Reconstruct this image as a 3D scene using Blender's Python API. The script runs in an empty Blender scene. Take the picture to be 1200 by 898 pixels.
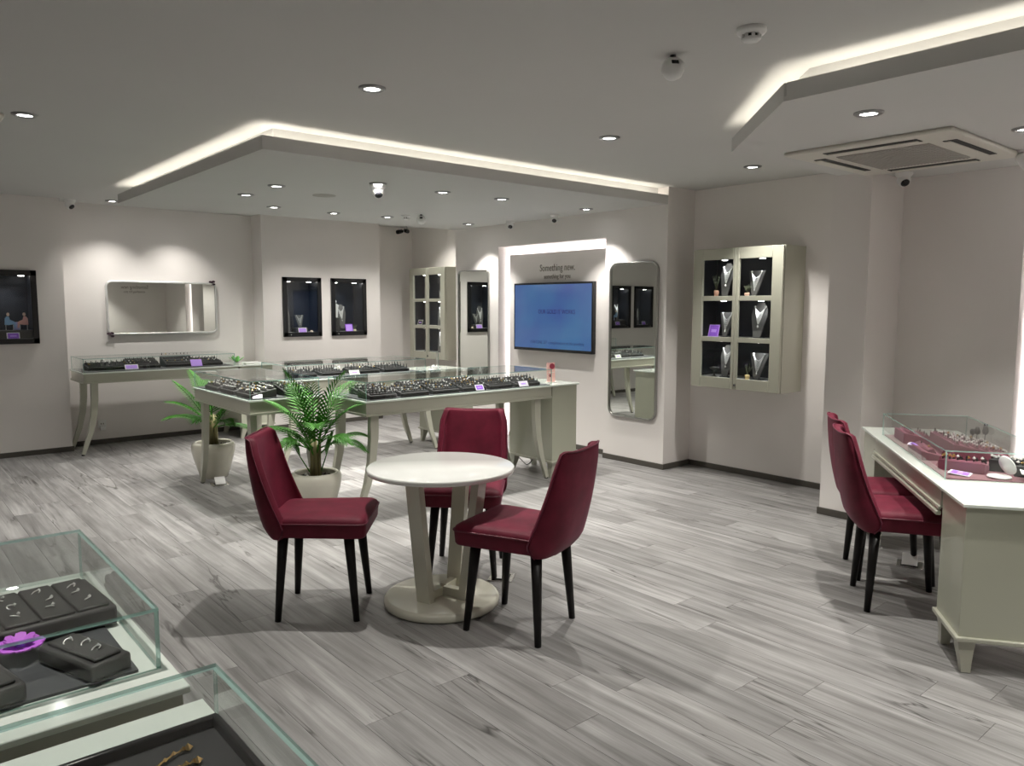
import bpy, bmesh, math, random
from mathutils import Vector, Matrix
R = math.radians
random.seed(7)
scene = bpy.context.scene
COL = scene.collection

# ------------------------------------------------------------------ camera, world, exposure
F_PX, YAW, PITCH, ROLL, EYE = 903.3, R(40.40), R(5.78), R(0.126), Vector((0, 0, 1.65))
fw = Vector((math.sin(YAW) * math.cos(PITCH), math.cos(YAW) * math.cos(PITCH), -math.sin(PITCH)))
rt0 = Vector((math.cos(YAW), -math.sin(YAW), 0))
up0 = rt0.cross(fw)
rt = rt0 * math.cos(ROLL) + up0 * math.sin(ROLL)
up = -rt0 * math.sin(ROLL) + up0 * math.cos(ROLL)
cam_d = bpy.data.cameras.new('camera')
cam_d.sensor_width = 36.0
cam_d.lens = F_PX / 1200 * 36
cam_d.clip_start = 0.05
cam = bpy.data.objects.new('camera', cam_d)
COL.objects.link(cam)
M3 = Matrix((rt, up, -fw)).transposed()
cam.matrix_world = Matrix.Translation(EYE) @ M3.to_4x4()
scene.camera = cam
world = bpy.data.worlds.new('world')
scene.world = world
world.use_nodes = True
world.node_tree.nodes['Background'].inputs[0].default_value = (0.05, 0.05, 0.05, 1)
world.node_tree.nodes['Background'].inputs[1].default_value = 1.0
vs = scene.view_settings
vs.view_transform = 'Standard'
vs.look = 'None'
vs.exposure = 0.10
vs.gamma = 1.0
vs.use_curve_mapping = False
try:
    scene.cycles.transparent_max_bounces = 48
    scene.cycles.max_bounces = 9
    scene.cycles.diffuse_bounces = 6
    scene.cycles.sample_clamp_indirect = 6.0
    scene.cycles.caustics_reflective = False
    scene.cycles.caustics_refractive = False
except Exception:
    pass

# light levels (each lamp's own light is made in its builder)
W_SPOT, W_WALL, W_ISL, E_LED, E_NICHE, E_LENS = 185.0, 70.0, 155.0, 9.5, 15.0, 16.0
COLD = (1.0, 0.965, 0.90)
WARM = (1.0, 0.90, 0.74)
PINKW = (1.0, 0.93, 0.95)

ZC, ZP, ZPT = 2.80, 2.632, 2.719

# ------------------------------------------------------------------ materials
MATS = {}
def _pr(m):
    return m.node_tree.nodes['Principled BSDF']
def mat(name, col, rough=0.5, metal=0.0, spec=0.5, sheen=0.0, emit=None, estr=0.0, coat=0.0, bump=0.0, bscale=60.0, vary=0.0, vscale=4.0):
    if name in MATS:
        return MATS[name]
    m = bpy.data.materials.new(name)
    m.use_nodes = True
    nt = m.node_tree
    p = _pr(m)
    p.inputs['Base Color'].default_value = (*col, 1)
    p.inputs['Roughness'].default_value = rough
    p.inputs['Metallic'].default_value = metal
    p.inputs['Specular IOR Level'].default_value = spec
    if sheen:
        p.inputs['Sheen Weight'].default_value = sheen
        p.inputs['Sheen Roughness'].default_value = 0.35
        p.inputs['Sheen Tint'].default_value = (min(1, col[0] * 2.2), min(1, col[1] * 2.2 + .12), min(1, col[2] * 2.2 + .15), 1)
    if coat:
        p.inputs['Coat Weight'].default_value = coat
        p.inputs['Coat Roughness'].default_value = 0.08
    if emit:
        p.inputs['Emission Color'].default_value = (*emit, 1)
        p.inputs['Emission Strength'].default_value = estr
    if bump or vary:
        tc = nt.nodes.new('ShaderNodeTexCoord')
        if bump:
            n = nt.nodes.new('ShaderNodeTexNoise'); n.inputs['Scale'].default_value = bscale; n.inputs['Detail'].default_value = 3
            b = nt.nodes.new('ShaderNodeBump'); b.inputs['Strength'].default_value = bump; b.inputs['Distance'].default_value = 0.004
            nt.links.new(tc.outputs['Object'], n.inputs['Vector'])
            nt.links.new(n.outputs['Fac'], b.inputs['Height'])
            nt.links.new(b.outputs['Normal'], p.inputs['Normal'])
        if vary:
            n2 = nt.nodes.new('ShaderNodeTexNoise'); n2.inputs['Scale'].default_value = vscale; n2.inputs['Detail'].default_value = 4
            r = nt.nodes.new('ShaderNodeValToRGB')
            r.color_ramp.elements[0].position = .3; r.color_ramp.elements[1].position = .7
            r.color_ramp.elements[0].color = (*[c * (1 - vary) for c in col], 1)
            r.color_ramp.elements[1].color = (*[min(1, c * (1 + vary)) for c in col], 1)
            nt.links.new(tc.outputs['Object'], n2.inputs['Vector'])
            nt.links.new(n2.outputs['Fac'], r.inputs['Fac'])
            nt.links.new(r.outputs['Color'], p.inputs['Base Color'])
    MATS[name] = m
    return m

def glass_mat():
    m = bpy.data.materials.new('clear_glass'); m.use_nodes = True
    nt = m.node_tree; nt.nodes.clear()
    out = nt.nodes.new('ShaderNodeOutputMaterial')
    tr = nt.nodes.new('ShaderNodeBsdfTransparent'); tr.inputs[0].default_value = (0.982, 0.993, 0.988, 1)
    gl = nt.nodes.new('ShaderNodeBsdfGlossy'); gl.inputs['Roughness'].default_value = 0.0
    fr = nt.nodes.new('ShaderNodeFresnel'); fr.inputs['IOR'].default_value = 1.5
    ge = nt.nodes.new('ShaderNodeNewGeometry')
    m1 = nt.nodes.new('ShaderNodeMath'); m1.operation = 'SUBTRACT'; m1.inputs[0].default_value = 1.0
    m2 = nt.nodes.new('ShaderNodeMath'); m2.operation = 'MULTIPLY'
    m3 = nt.nodes.new('ShaderNodeMath'); m3.operation = 'MULTIPLY'; m3.inputs[1].default_value = 1.15; m3.use_clamp = True
    mx = nt.nodes.new('ShaderNodeMixShader')
    L = nt.links.new
    L(ge.outputs['Backfacing'], m1.inputs[1]); L(fr.outputs[0], m2.inputs[0]); L(m1.outputs[0], m2.inputs[1])
    L(m2.outputs[0], m3.inputs[0]); L(m3.outputs[0], mx.inputs[0]); L(tr.outputs[0], mx.inputs[1]); L(gl.outputs[0], mx.inputs[2])
    L(mx.outputs[0], out.inputs['Surface'])
    MATS['glass'] = m
    return m
GLASS = glass_mat()
EDGE = mat('glass_edge_teal', (0.42, 0.62, 0.58), 0.12, spec=.6)
def _edge_mix(m):
    nt = m.node_tree; p = _pr(m); out = nt.nodes['Material Output']
    tr = nt.nodes.new('ShaderNodeBsdfTransparent'); tr.inputs[0].default_value = (.72, .92, .88, 1)
    mx = nt.nodes.new('ShaderNodeMixShader'); mx.inputs[0].default_value = .55
    nt.links.new(tr.outputs[0], mx.inputs[1]); nt.links.new(p.outputs[0], mx.inputs[2]); nt.links.new(mx.outputs[0], out.inputs['Surface'])
_edge_mix(EDGE)

def floor_mat():
    m = bpy.data.materials.new('grey_oak_plank'); m.use_nodes = True
    nt = m.node_tree; p = _pr(m); N = nt.nodes.new; L = nt.links.new
    tc = N('ShaderNodeTexCoord'); oi = N('ShaderNodeObjectInfo')
    ge = N('ShaderNodeNewGeometry')
    rnd = N('ShaderNodeMath'); rnd.operation = 'ADD'
    L(oi.outputs['Random'], rnd.inputs[0]); L(ge.outputs['Random Per Island'], rnd.inputs[1])
    mul = N('ShaderNodeMath'); mul.operation = 'MULTIPLY'; mul.inputs[1].default_value = 37.0
    L(rnd.outputs[0], mul.inputs[0])
    cmb = N('ShaderNodeCombineXYZ'); L(mul.outputs[0], cmb.inputs[0]); L(mul.outputs[0], cmb.inputs[1]); L(mul.outputs[0], cmb.inputs[2])
    add = N('ShaderNodeVectorMath'); add.operation = 'ADD'
    L(tc.outputs['Object'], add.inputs[0]); L(cmb.outputs[0], add.inputs[1])
    def noise(sx, sy, scale, detail, dist=0.0, rough=.55):
        mp = N('ShaderNodeMapping'); mp.inputs['Scale'].default_value = (sx, sy, 1)
        n = N('ShaderNodeTexNoise'); n.inputs['Scale'].default_value = scale; n.inputs['Detail'].default_value = detail
        n.inputs['Distortion'].default_value = dist; n.inputs['Roughness'].default_value = rough
        L(add.outputs[0], mp.inputs['Vector']); L(mp.outputs[0], n.inputs['Vector'])
        return n
    g1 = noise(5, .26, 4.0, 5, .5)          # broad grain
    g2 = noise(26, .55, 5.0, 4, .2, .6)    # fine grain
    g3 = noise(1.6, .9, 2.0, 3)             # clouding
    cr = noise(3.0, .20, 2.6, 4, .9, .5)   # cracks
    r1 = N('ShaderNodeValToRGB'); e = r1.color_ramp.elements
    e[0].position = .30; e[0].color = (.160, .156, .153, 1); e[1].position = .68; e[1].color = (.325, .320, .316, 1)
    L(g1.outputs['Fac'], r1.inputs['Fac'])
    r2 = N('ShaderNodeValToRGB'); e = r2.color_ramp.elements
    e[0].position = .28; e[0].color = (.80, .80, .80, 1); e[1].position = .7; e[1].color = (1.08, 1.08, 1.08, 1)
    L(g2.outputs['Fac'], r2.inputs['Fac'])
    mx = N('ShaderNodeMixRGB'); mx.blend_type = 'MULTIPLY'; mx.inputs[0].default_value = .8
    L(r1.outputs[0], mx.inputs[1]); L(r2.outputs[0], mx.inputs[2])
    r3 = N('ShaderNodeValToRGB'); e = r3.color_ramp.elements
    e[0].position = .3; e[0].color = (.78, .77, .76, 1); e[1].position = .7; e[1].color = (1.12, 1.12, 1.12, 1)
    L(g3.outputs['Fac'], r3.inputs['Fac'])
    mx2 = N('ShaderNodeMixRGB'); mx2.blend_type = 'MULTIPLY'; mx2.inputs[0].default_value = .75
    L(mx.outputs[0], mx2.inputs[1]); L(r3.outputs[0], mx2.inputs[2])
    # thin dark cracks along the grain
    s = N('ShaderNodeMath'); s.operation = 'SUBTRACT'; s.inputs[1].default_value = .5
    a = N('ShaderNodeMath'); a.operation = 'ABSOLUTE'
    L(cr.outputs['Fac'], s.inputs[0]); L(s.outputs[0], a.inputs[0])
    r4 = N('ShaderNodeValToRGB'); e = r4.color_ramp.elements
    e[0].position = .0; e[0].color = (.30, .29, .28, 1); e[1].position = .018; e[1].color = (1, 1, 1, 1)
    L(a.outputs[0], r4.inputs['Fac'])
    msk = noise(1.3, .5, 2.4, 2)
    r5 = N('ShaderNodeValToRGB'); e = r5.color_ramp.elements
    e[0].position = .47; e[0].color = (0, 0, 0, 1); e[1].position = .58; e[1].color = (1, 1, 1, 1)
    L(msk.outputs['Fac'], r5.inputs['Fac'])
    mx3 = N('ShaderNodeMixRGB'); mx3.blend_type = 'MULTIPLY'
    L(r5.outputs[0], mx3.inputs[0]); L(mx2.outputs[0], mx3.inputs[1]); L(r4.outputs[0], mx3.inputs[2])
    # per plank tone
    hv = N('ShaderNodeHueSaturation')
    mr = N('ShaderNodeMapRange'); mr.inputs['From Max'].default_value = 1.0; mr.inputs['To Min'].default_value = .86; mr.inputs['To Max'].default_value = 1.16
    fr = N('ShaderNodeMath'); fr.operation = 'FRACT'; L(rnd.outputs[0], fr.inputs[0]); L(fr.outputs[0], mr.inputs['Value'])
    L(mr.outputs[0], hv.inputs['Value']); L(mx3.outputs[0], hv.inputs['Color'])
    L(hv.outputs[0], p.inputs['Base Color'])
    p.inputs['Roughness'].default_value = .42
    p.inputs['Specular IOR Level'].default_value = .4
    b = N('ShaderNodeBump'); b.inputs['Strength'].default_value = .12; b.inputs['Distance'].default_value = .003
    L(g2.outputs['Fac'], b.inputs['Height']); L(b.outputs[0], p.inputs['Normal'])
    return m
M_FLOOR = floor_mat()
M_WALL = mat('wall_paint', (.80, .765, .745), .75, spec=.2, bump=.08, bscale=90, vary=.02, vscale=1.5)
M_CEIL = mat('ceiling_paint', (.60, .597, .585), .85, spec=.15, vary=.015, vscale=1.0)
M_BASE = mat('baseboard_brown', (.075, .068, .058), .45)
M_SUB = mat('subfloor', (.06, .058, .055), .9)
M_LACQ = mat('sage_cream_lacquer', (.43, .43, .355), .28, spec=.5, coat=.3, vary=.02, vscale=2)
M_LACQ2 = mat('sage_cream_lacquer_cabinet', (.42, .43, .345), .25, spec=.5, coat=.35)
M_TOP = mat('white_lacquered_glass', (.80, .86, .80), .08, spec=.6, coat=.5)
M_BED = mat('charcoal_display_bed', (.055, .057, .062), .6)
M_BEDW = mat('wine_display_bed', (.20, .088, .105), .7)
M_TRAY = mat('black_tray_velvet', (.018, .017, .018), .7, sheen=.2)
M_TRAYG = mat('dark_grey_leatherette', (.045, .043, .042), .55)
M_TRAYW = mat('wine_tray_velvet', (.205, .062, .092), .8, sheen=.4)
M_SILVER = mat('silver_jewel', (.90, .90, .88), .16, metal=.45)
M_GOLD = mat('gold_jewel', (.90, .62, .25), .2, metal=1.0)
M_DARKJ = mat('black_ring_finger', (.012, .012, .012), .45)
M_PURPLE = mat('purple_card', (.30, .10, .72), .45)
M_PURPLE2 = mat('light_purple_print', (.55, .32, .92), .45)
M_WHITE = mat('white_plastic', (.80, .80, .79), .35)
M_CARD = mat('white_card_border', (.78, .74, .84), .5)
M_BLACK = mat('black_lacquer', (.010, .010, .011), .28, spec=.5)
M_NAVY = mat('dark_navy_lining', (.018, .021, .030), .5, spec=.4)
M_VELVET = mat('burgundy_velvet', (.125, .010, .026), .62, spec=.25, sheen=.40, vary=.22, vscale=9)
M_VPIPE = mat('burgundy_piping', (.115, .007, .024), .5, sheen=.5)
M_LEG = mat('black_brown_wood', (.006, .005, .0045), .42, spec=.3)
M_CHROME = mat('chrome', (.78, .78, .77), .16, metal=1.0)
M_FRAME = mat('brushed_steel_frame', (.42, .42, .40), .28, metal=1.0)
M_MIRROR = mat('mirror_silver', (.80, .83, .79), .012, metal=1.0)
M_TTOP = mat('white_table_top', (.88, .89, .86), .12, spec=.55, coat=.4)
M_TBASE = mat('cream_table_base', (.60, .59, .50), .22, spec=.5, coat=.4)
M_POT = mat('cream_ceramic_pot', (.66, .64, .55), .22, coat=.4, vary=.05, vscale=9)
M_SOIL = mat('dark_soil', (.030, .022, .015), .95, bump=.6, bscale=40)
M_FROND = mat('palm_green', (.040, .165, .014), .55, spec=.22, vary=.35, vscale=10)
M_STALK = mat('palm_stalk', (.19, .17, .070), .6)
M_STEEL = mat('dark_metal', (.05, .05, .052), .4, metal=.6)
M_GRILLE = mat('grille_grey', (.36, .35, .32), .6)
M_SLOT = mat('slot_dark', (.03, .03, .028), .7)
M_ACW = mat('ac_white', (.64, .62, .56), .4)
M_LED = mat('led_strip_light', (1, 1, 1), .5, emit=(1.0, .93, .80), estr=E_LED)
M_LED2 = mat('led_strip_niche', (1, 1, 1), .5, emit=(1.0, .965, .975), estr=E_NICHE)
M_LENS = mat('lamp_lens', (1, 1, 1), .4, emit=(1.0, .98, .95), estr=E_LENS)
M_RING = mat('lamp_ring', (.28, .28, .28), .3, metal=.8)
M_TXT = mat('lettering_brown', (.26, .235, .21), .6)
M_LENSB = mat('black_camera_lens', (.006, .006, .007), .15)

# ------------------------------------------------------------------ mesh helpers
class MB:
    """collects shapes in one bmesh"""
    def __init__(s):
        s.bm = bmesh.new()
        s.mats = []
    def mi(s, m):
        if m not in s.mats:
            s.mats.append(m)
        return s.mats.index(m)
    def _tag(s, faces, m, smooth=False):
        i = s.mi(m)
        for f in faces:
            f.material_index = i
            f.smooth = smooth
    def box(s, x0, x1, y0, y1, z0, z1, m, bevel=0.0, seg=2, mtx=None, edge=None):
        x0, x1 = min(x0, x1), max(x0, x1); y0, y1 = min(y0, y1), max(y0, y1); z0, z1 = min(z0, z1), max(z0, z1)
        co = [(x0, y0, z0), (x1, y0, z0), (x1, y1, z0), (x0, y1, z0), (x0, y0, z1), (x1, y0, z1), (x1, y1, z1), (x0, y1, z1)]
        v = [s.bm.verts.new(mtx @ Vector(c) if mtx else c) for c in co]
        q = [(0, 3, 2, 1), (4, 5, 6, 7), (0, 1, 5, 4), (1, 2, 6, 5), (2, 3, 7, 6), (3, 0, 4, 7)]
        fs = [s.bm.faces.new([v[i] for i in f]) for f in q]
        s._tag(fs, m)
        if bevel > 0:
            es = list({e for f in fs for e in f.edges})
            r = bmesh.ops.bevel(s.bm, geom=es, offset=bevel, segments=seg, profile=.6, affect='EDGES')
            s._tag(r['faces'], m, True)
        return fs
    def pane(s, x0, x1, y0, y1, z0, z1, t_axis):
        """glass pane: big faces clear, thin edges teal"""
        fs = s.box(x0, x1, y0, y1, z0, z1, GLASS)
        ie = s.mi(EDGE)
        pair = {'x': (3, 5), 'y': (2, 4), 'z': (0, 1)}[t_axis]
        for i, f in enumerate(fs):
            if i not in pair:
                f.material_index = ie
        return s
    def prism(s, pts, z0, z1, m, mtx=None, smooth=False):
        a = [s.bm.verts.new(mtx @ Vector((p[0], p[1], z0)) if mtx else (p[0], p[1], z0)) for p in pts]
        b = [s.bm.verts.new(mtx @ Vector((p[0], p[1], z1)) if mtx else (p[0], p[1], z1)) for p in pts]
        n = len(pts)
        fs = [s.bm.faces.new(b), s.bm.faces.new(a[::-1])]
        sd = [s.bm.faces.new([a[i], a[(i + 1) % n], b[(i + 1) % n], b[i]]) for i in range(n)]
        s._tag(fs, m); s._tag(sd, m, smooth)
        return fs, sd
    def lathe(s, prof, n, m, mtx=None, smooth=True, cap=True):
        rings = []
        for r, z in prof:
            ring = []
            for i in range(n):
                a = 2 * math.pi * i / n
                c = Vector((r * math.cos(a), r * math.sin(a), z))
                ring.append(s.bm.verts.new(mtx @ c if mtx else c))
            rings.append(ring)
        fs = []
        for k in range(len(rings) - 1):
            for i in range(n):
                fs.append(s.bm.faces.new([rings[k][i], rings[k][(i + 1) % n], rings[k + 1][(i + 1) % n], rings[k + 1][i]]))
        s._tag(fs, m, smooth)
        if cap:
            c = [s.bm.faces.new(rings[-1]), s.bm.faces.new(rings[0][::-1])]
            s._tag(c, m)
        return fs
    def tube(s, pts, rad, m, n=6, cap=True, smooth=True):
        pts = [Vector(p) for p in pts]
        rings = []
        for i, p in enumerate(pts):
            t = (pts[min(i + 1, len(pts) - 1)] - pts[max(i - 1, 0)]).normalized()
            a = Vector((0, 0, 1)) if abs(t.z) < .9 else Vector((1, 0, 0))
            u = t.cross(a).normalized(); v = t.cross(u).normalized()
            r = rad[i] if isinstance(rad, (list, tuple)) else rad
            rings.append([s.bm.verts.new(p + (u * math.cos(2 * math.pi * k / n) + v * math.sin(2 * math.pi * k / n)) * r) for k in range(n)])
        fs = []
        for i in range(len(rings) - 1):
            for k in range(n):
                fs.append(s.bm.faces.new([rings[i][k], rings[i][(k + 1) % n], rings[i + 1][(k + 1) % n], rings[i + 1][k]]))
        s._tag(fs, m, smooth)
        if cap:
            s._tag([s.bm.faces.new(rings[0][::-1]), s.bm.faces.new(rings[-1])], m)
    def bar(s, path, w, d, m, wdir=(0, 1, 0)):
        """rectangular section swept down a path; w, d may be lists"""
        rings = []
        path = [Vector(p) for p in path]
        wd = Vector(wdir)
        for i, p in enumerate(path):
            t = (path[min(i + 1, len(path) - 1)] - path[max(i - 1, 0)]).normalized()
            u = (wd - t * wd.dot(t)).normalized(); v = t.cross(u).normalized()
            ww = w[i] if isinstance(w, (list, tuple)) else w
            dd = d[i] if isinstance(d, (list, tuple)) else d
            rings.append([s.bm.verts.new(p + u * a * ww / 2 + v * b * dd / 2) for a, b in ((-1, -1), (1, -1), (1, 1), (-1, 1))])
        fs = []
        for i in range(len(rings) - 1):
            for k in range(4):
                fs.append(s.bm.faces.new([rings[i][k], rings[i][(k + 1) % 4], rings[i + 1][(k + 1) % 4], rings[i + 1][k]]))
        fs += [s.bm.faces.new(rings[0][::-1]), s.bm.faces.new(rings[-1])]
        s._tag(fs, m)
    def octa(s, c, r, m, h=None):
        c = Vector(c); h = h or r
        v = [s.bm.verts.new(c + Vector(o)) for o in ((r, 0, 0), (0, r, 0), (-r, 0, 0), (0, -r, 0), (0, 0, h), (0, 0, -h))]
        fs = []
        for i in range(4):
            fs.append(s.bm.faces.new([v[i], v[(i + 1) % 4], v[4]]))
            fs.append(s.bm.faces.new([v[(i + 1) % 4], v[i], v[5]]))
        s._tag(fs, m)
    def grid(s, P, m, smooth=True, closed_u=False):
        """P[i][j] points -> quads"""
        V = [[s.bm.verts.new(p) for p in row] for row in P]
        fs = []
        for i in range(len(V) - 1):
            nj = len(V[i])
            for j in range(nj if closed_u else nj - 1):
                fs.append(s.bm.faces.new([V[i][j], V[i][(j + 1) % nj], V[i + 1][(j + 1) % nj], V[i + 1][j]]))
        s._tag(fs, m, smooth)
        return V
    def poly(s, pts, m):
        f = s.bm.faces.new([s.bm.verts.new(p) for p in pts]); s._tag([f], m); return f
    def mesh(s, name):
        bmesh.ops.recalc_face_normals(s.bm, faces=s.bm.faces[:])
        me = bpy.data.meshes.new(name)
        s.bm.to_mesh(me); s.bm.free()
        for m in s.mats:
            me.materials.append(m)
        return me
    def obj(s, name, parent=None, kind=None, label=None):
        o = bpy.data.objects.new(name, s.mesh(name))
        COL.objects.link(o)
        if parent: o.parent = parent
        if kind: o['kind'] = kind
        if label: o['label'] = label
        return o

def thing(name, label, cat, loc=(0, 0, 0), rz=0.0, group=None):
    o = bpy.data.objects.new(name, None)
    o.empty_display_size = .1
    COL.objects.link(o)
    o.location = loc; o.rotation_euler = (0, 0, rz)
    o['label'] = label; o['category'] = cat
    if group: o['group'] = group
    return o
def tag(o, label, cat, group=None):
    o['label'] = label; o['category'] = cat
    if group: o['group'] = group
    return o
def copy_tree(o, parent=None):
    c = o.copy(); COL.objects.link(c)
    if parent: c.parent = parent
    for ch in o.children:
        copy_tree(ch, c)
    return c
def light_child(parent, kind, loc, energy, col, size=None, blend=.4, rad=.03, rot=(0, 0, 0), nm='lamp_light'):
    d = bpy.data.lights.new(nm, kind); d.energy = energy; d.color = col
    d.shadow_soft_size = rad
    if kind == 'SPOT':
        d.spot_size = size; d.spot_blend = blend
    o = bpy.data.objects.new(nm, d); COL.objects.link(o); o.parent = parent; o.location = loc; o.rotation_euler = rot
    return o
def text(body, size, parent, loc, m, name='lettering', extrude=.001, align='CENTER', spacing=1.0, sx=1.0):
    c = bpy.data.curves.new(name, 'FONT'); c.body = body; c.size = size; c.extrude = extrude
    c.align_x = align; c.align_y = 'CENTER'; c.space_character = spacing
    c.resolution_u = 3
    c.materials.append(m)
    tmp = bpy.data.objects.new(name, c); COL.objects.link(tmp)
    bpy.context.view_layer.update()
    me = bpy.data.meshes.new_from_object(tmp.evaluated_get(bpy.context.evaluated_depsgraph_get()))
    bpy.data.objects.remove(tmp)
    if not me.materials: me.materials.append(m)
    o = bpy.data.objects.new(name, me); COL.objects.link(o); o.parent = parent; o.location = loc; o.scale = (sx, 1, 1)
    return o

# ------------------------------------------------------------------ the setting: floor
XW, XT, XG, XH, XI = -2.6, 6.116, 6.54, 5.765, 6.304
YA, YB, YC_, YS = 9.744, 10.036, 9.73, -1.5
fl = MB(); fl.box(XW - .3, 7.0, YS - .3, 10.6, -.12, -.004, M_SUB)
floor = fl.obj('floor', kind='structure')
PW, PL = .192, 1.30
pm = MB(); pm.box(-PW / 2 + .0008, PW / 2 - .0008, -PL / 2 + .0008, PL / 2 - .0008, -.012, 0, M_FLOOR)
plank_mesh = pm.mesh('plank')
def ndc(p):
    d = Vector(p) - EYE
    z = d.dot(fw)
    if z < .05: return None
    return 600 + F_PX * d.dot(rt) / z, 449 - F_PX * d.dot(up) / z, z
cells = []
x = XW; i = 0
while x < 6.7:
    off = (i * 0.47 + (.31 if i % 3 == 1 else 0)) % 1.0 * PL
    y = YS - off
    while y < 10.2:
        cells.append((x + PW / 2, y + PL / 2)); y += PL
    x += PW; i += 1
vis = []; rest = []
for c in cells:
    seen = False
    for dy in (-.6, -.3, 0, .3, .6):
        q = ndc((c[0], c[1] + dy, 0))
        if q and -10 < q[0] < 1210 and q[1] < 905: seen = True
    (vis if seen and c[1] < 9.9 else rest).append(c)
vis.sort(key=lambda c: c[0] ** 2 + c[1] ** 2)
rest += vis[296:]; vis = vis[:296]
for c in vis:
    o = bpy.data.objects.new('plank', plank_mesh); COL.objects.link(o); o.parent = floor; o.location = (c[0], c[1], 0)
pr = MB()
for c in rest:
    pr.box(c[0] - PW / 2 + .0008, c[0] + PW / 2 - .0008, c[1] - PL / 2 + .0008, c[1] + PL / 2 - .0008, -.012, 0, M_FLOOR)
pr.obj('plank_field', floor, kind='stuff')

# ------------------------------------------------------------------ walls with openings
def wall(name, axis, plane, depth, lo, hi, z0=0.0, z1=ZC, holes=(), hd=None):
    """axis: the wall's normal axis; 'plane' its room face, solid from plane to plane+depth; holes = (lo, hi, z0, z1)"""
    m = MB()
    us = sorted({lo, hi, *[h[0] for h in holes], *[h[1] for h in holes]})
    zs = sorted({z0, z1, *[h[2] for h in holes], *[h[3] for h in holes]})
    for a, b in zip(us, us[1:]):
        for c, d in zip(zs, zs[1:]):
            mu, mz = (a + b) / 2, (c + d) / 2
            hole = any(h[0] < mu < h[1] and h[2] < mz < h[3] for h in holes)
            p0 = plane + (hd if hole else 0) * (1 if depth > 0 else -1) if hole else plane
            if axis == 'y': m.box(a, b, p0, plane + depth, c, d, M_WALL)
            else: m.box(p0, plane + depth, a, b, c, d, M_WALL)
    bmesh.ops.remove_doubles(m.bm, verts=m.bm.verts[:], dist=1e-5)
    return m.obj(name, kind='structure')
FR_A = [(.985, 1.525), (.33, .87)]            # black framed display boxes in the left back wall
FR_C = [(4.312, 4.858), (5.008, 5.549)]
FZ0, FZ1 = 1.222, 2.010
fh = lambda a: (a[0] + .03, a[1] - .03, FZ0 + .03, FZ1 - .03)
wall('wall_back_left', 'y', YA, .6, XW, 1.788, holes=[fh(a) for a in FR_A], hd=.28)
wall('wall_back', 'y', YB, .3, 1.788, 7.0)
wall('wall_back_pier', 'y', YC_, .55, 4.045, 5.785, holes=[fh(a) for a in FR_C], hd=.28)
NY0, NY1, NZ = 5.655, 7.452, 2.362
wall('wall_right', 'x', XT, .7, 4.84, 8.338, holes=[(NY0, NY1, 0.0, NZ)], hd=.27)
wall('wall_right_recess', 'x', XG, .4, 2.7, 4.84)
wall('wall_right_far', 'x', XG, .4, 8.338, 10.036)
wc = MB(); wc.box(XH, 6.95, 2.692, 2.992, 0, ZC, M_WALL); wc.obj('wall_column', kind='structure')
I0, I1 = .10, 1.853
wall('wall_right_near', 'x', XI, .6, YS, 2.70, holes=[(I0, I1, 0.0, NZ)], hd=.27)
wall('wall_front', 'y', YS, -.3, XW, 7.0)
wall('wall_left', 'x', XW, -.3, YS - .3, 10.4)
cl = MB(); cl.box(XW - .3, 7.0, YS - .3, 10.6, ZC, ZC + .15, M_CEIL); cl.obj('ceiling', kind='structure')

# niche back panels with a lit gap round them
def niche_panel(name, x, y0, y1, z1, gap_lo):
    m = MB(); m.box(x, x + .03, y0 + gap_lo, y1 - .062, 0.0, z1 - .098, M_WALL); o = m.obj(name, kind='structure')
    l = MB()
    l.box(x + .034, x + .05, y1 - .085, y1 - .068, .02, z1 - .11, M_LED2)
    l.box(x + .034, x + .05, y0 + gap_lo, y1 - .068, z1 - .122, z1 - .105, M_LED2)
    if gap_lo: l.box(x + .034, x + .05, y0 + gap_lo + .006, y0 + gap_lo + .022, .02, z1 - .11, M_LED2)
    l.obj('led_strip', o)
    return o
niche_panel('wall_niche_panel', 6.25, NY0, NY1, NZ, .0)
niche_panel('wall_niche_panel_near', XI + .135, I0, I1, NZ, .06)

# baseboards
def base(name, x0, x1, y0, y1):
    m = MB(); m.box(x0, x1, y0, y1, 0, .056, M_BASE, bevel=.003, seg=1); m.obj(name, kind='structure')
bt = .014
base('baseboard_back_left', XW, 1.788 + bt, YA - bt, YA)
base('baseboard_back', 1.80, 4.045, YB - bt, YB)
base('baseboard_back_pier', 4.045 - bt, 5.785 + bt, YC_ - bt, YC_)
base('baseboard_right_niche', 6.25 - bt, 6.25, NY0, NY1 - .062)
base('baseboard_right', XT - bt, XT, 4.84 - bt, NY0)
base('baseboard_right_corner', XT, XG, 4.84 - bt, 4.84)
base('baseboard_right_recess', XG - bt, XG, 2.992, 4.84 - bt)
base('baseboard_right_far', XT - bt, XT, NY1, 8.338 + bt)
base('baseboard_column', XH - bt, XH, 2.692 - bt, 2.992 + bt)
base('baseboard_column_near', XH, XI, 2.692 - bt, 2.692)
base('baseboard_right_near', XI - bt, XI, I1, 2.692 - bt)

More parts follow.
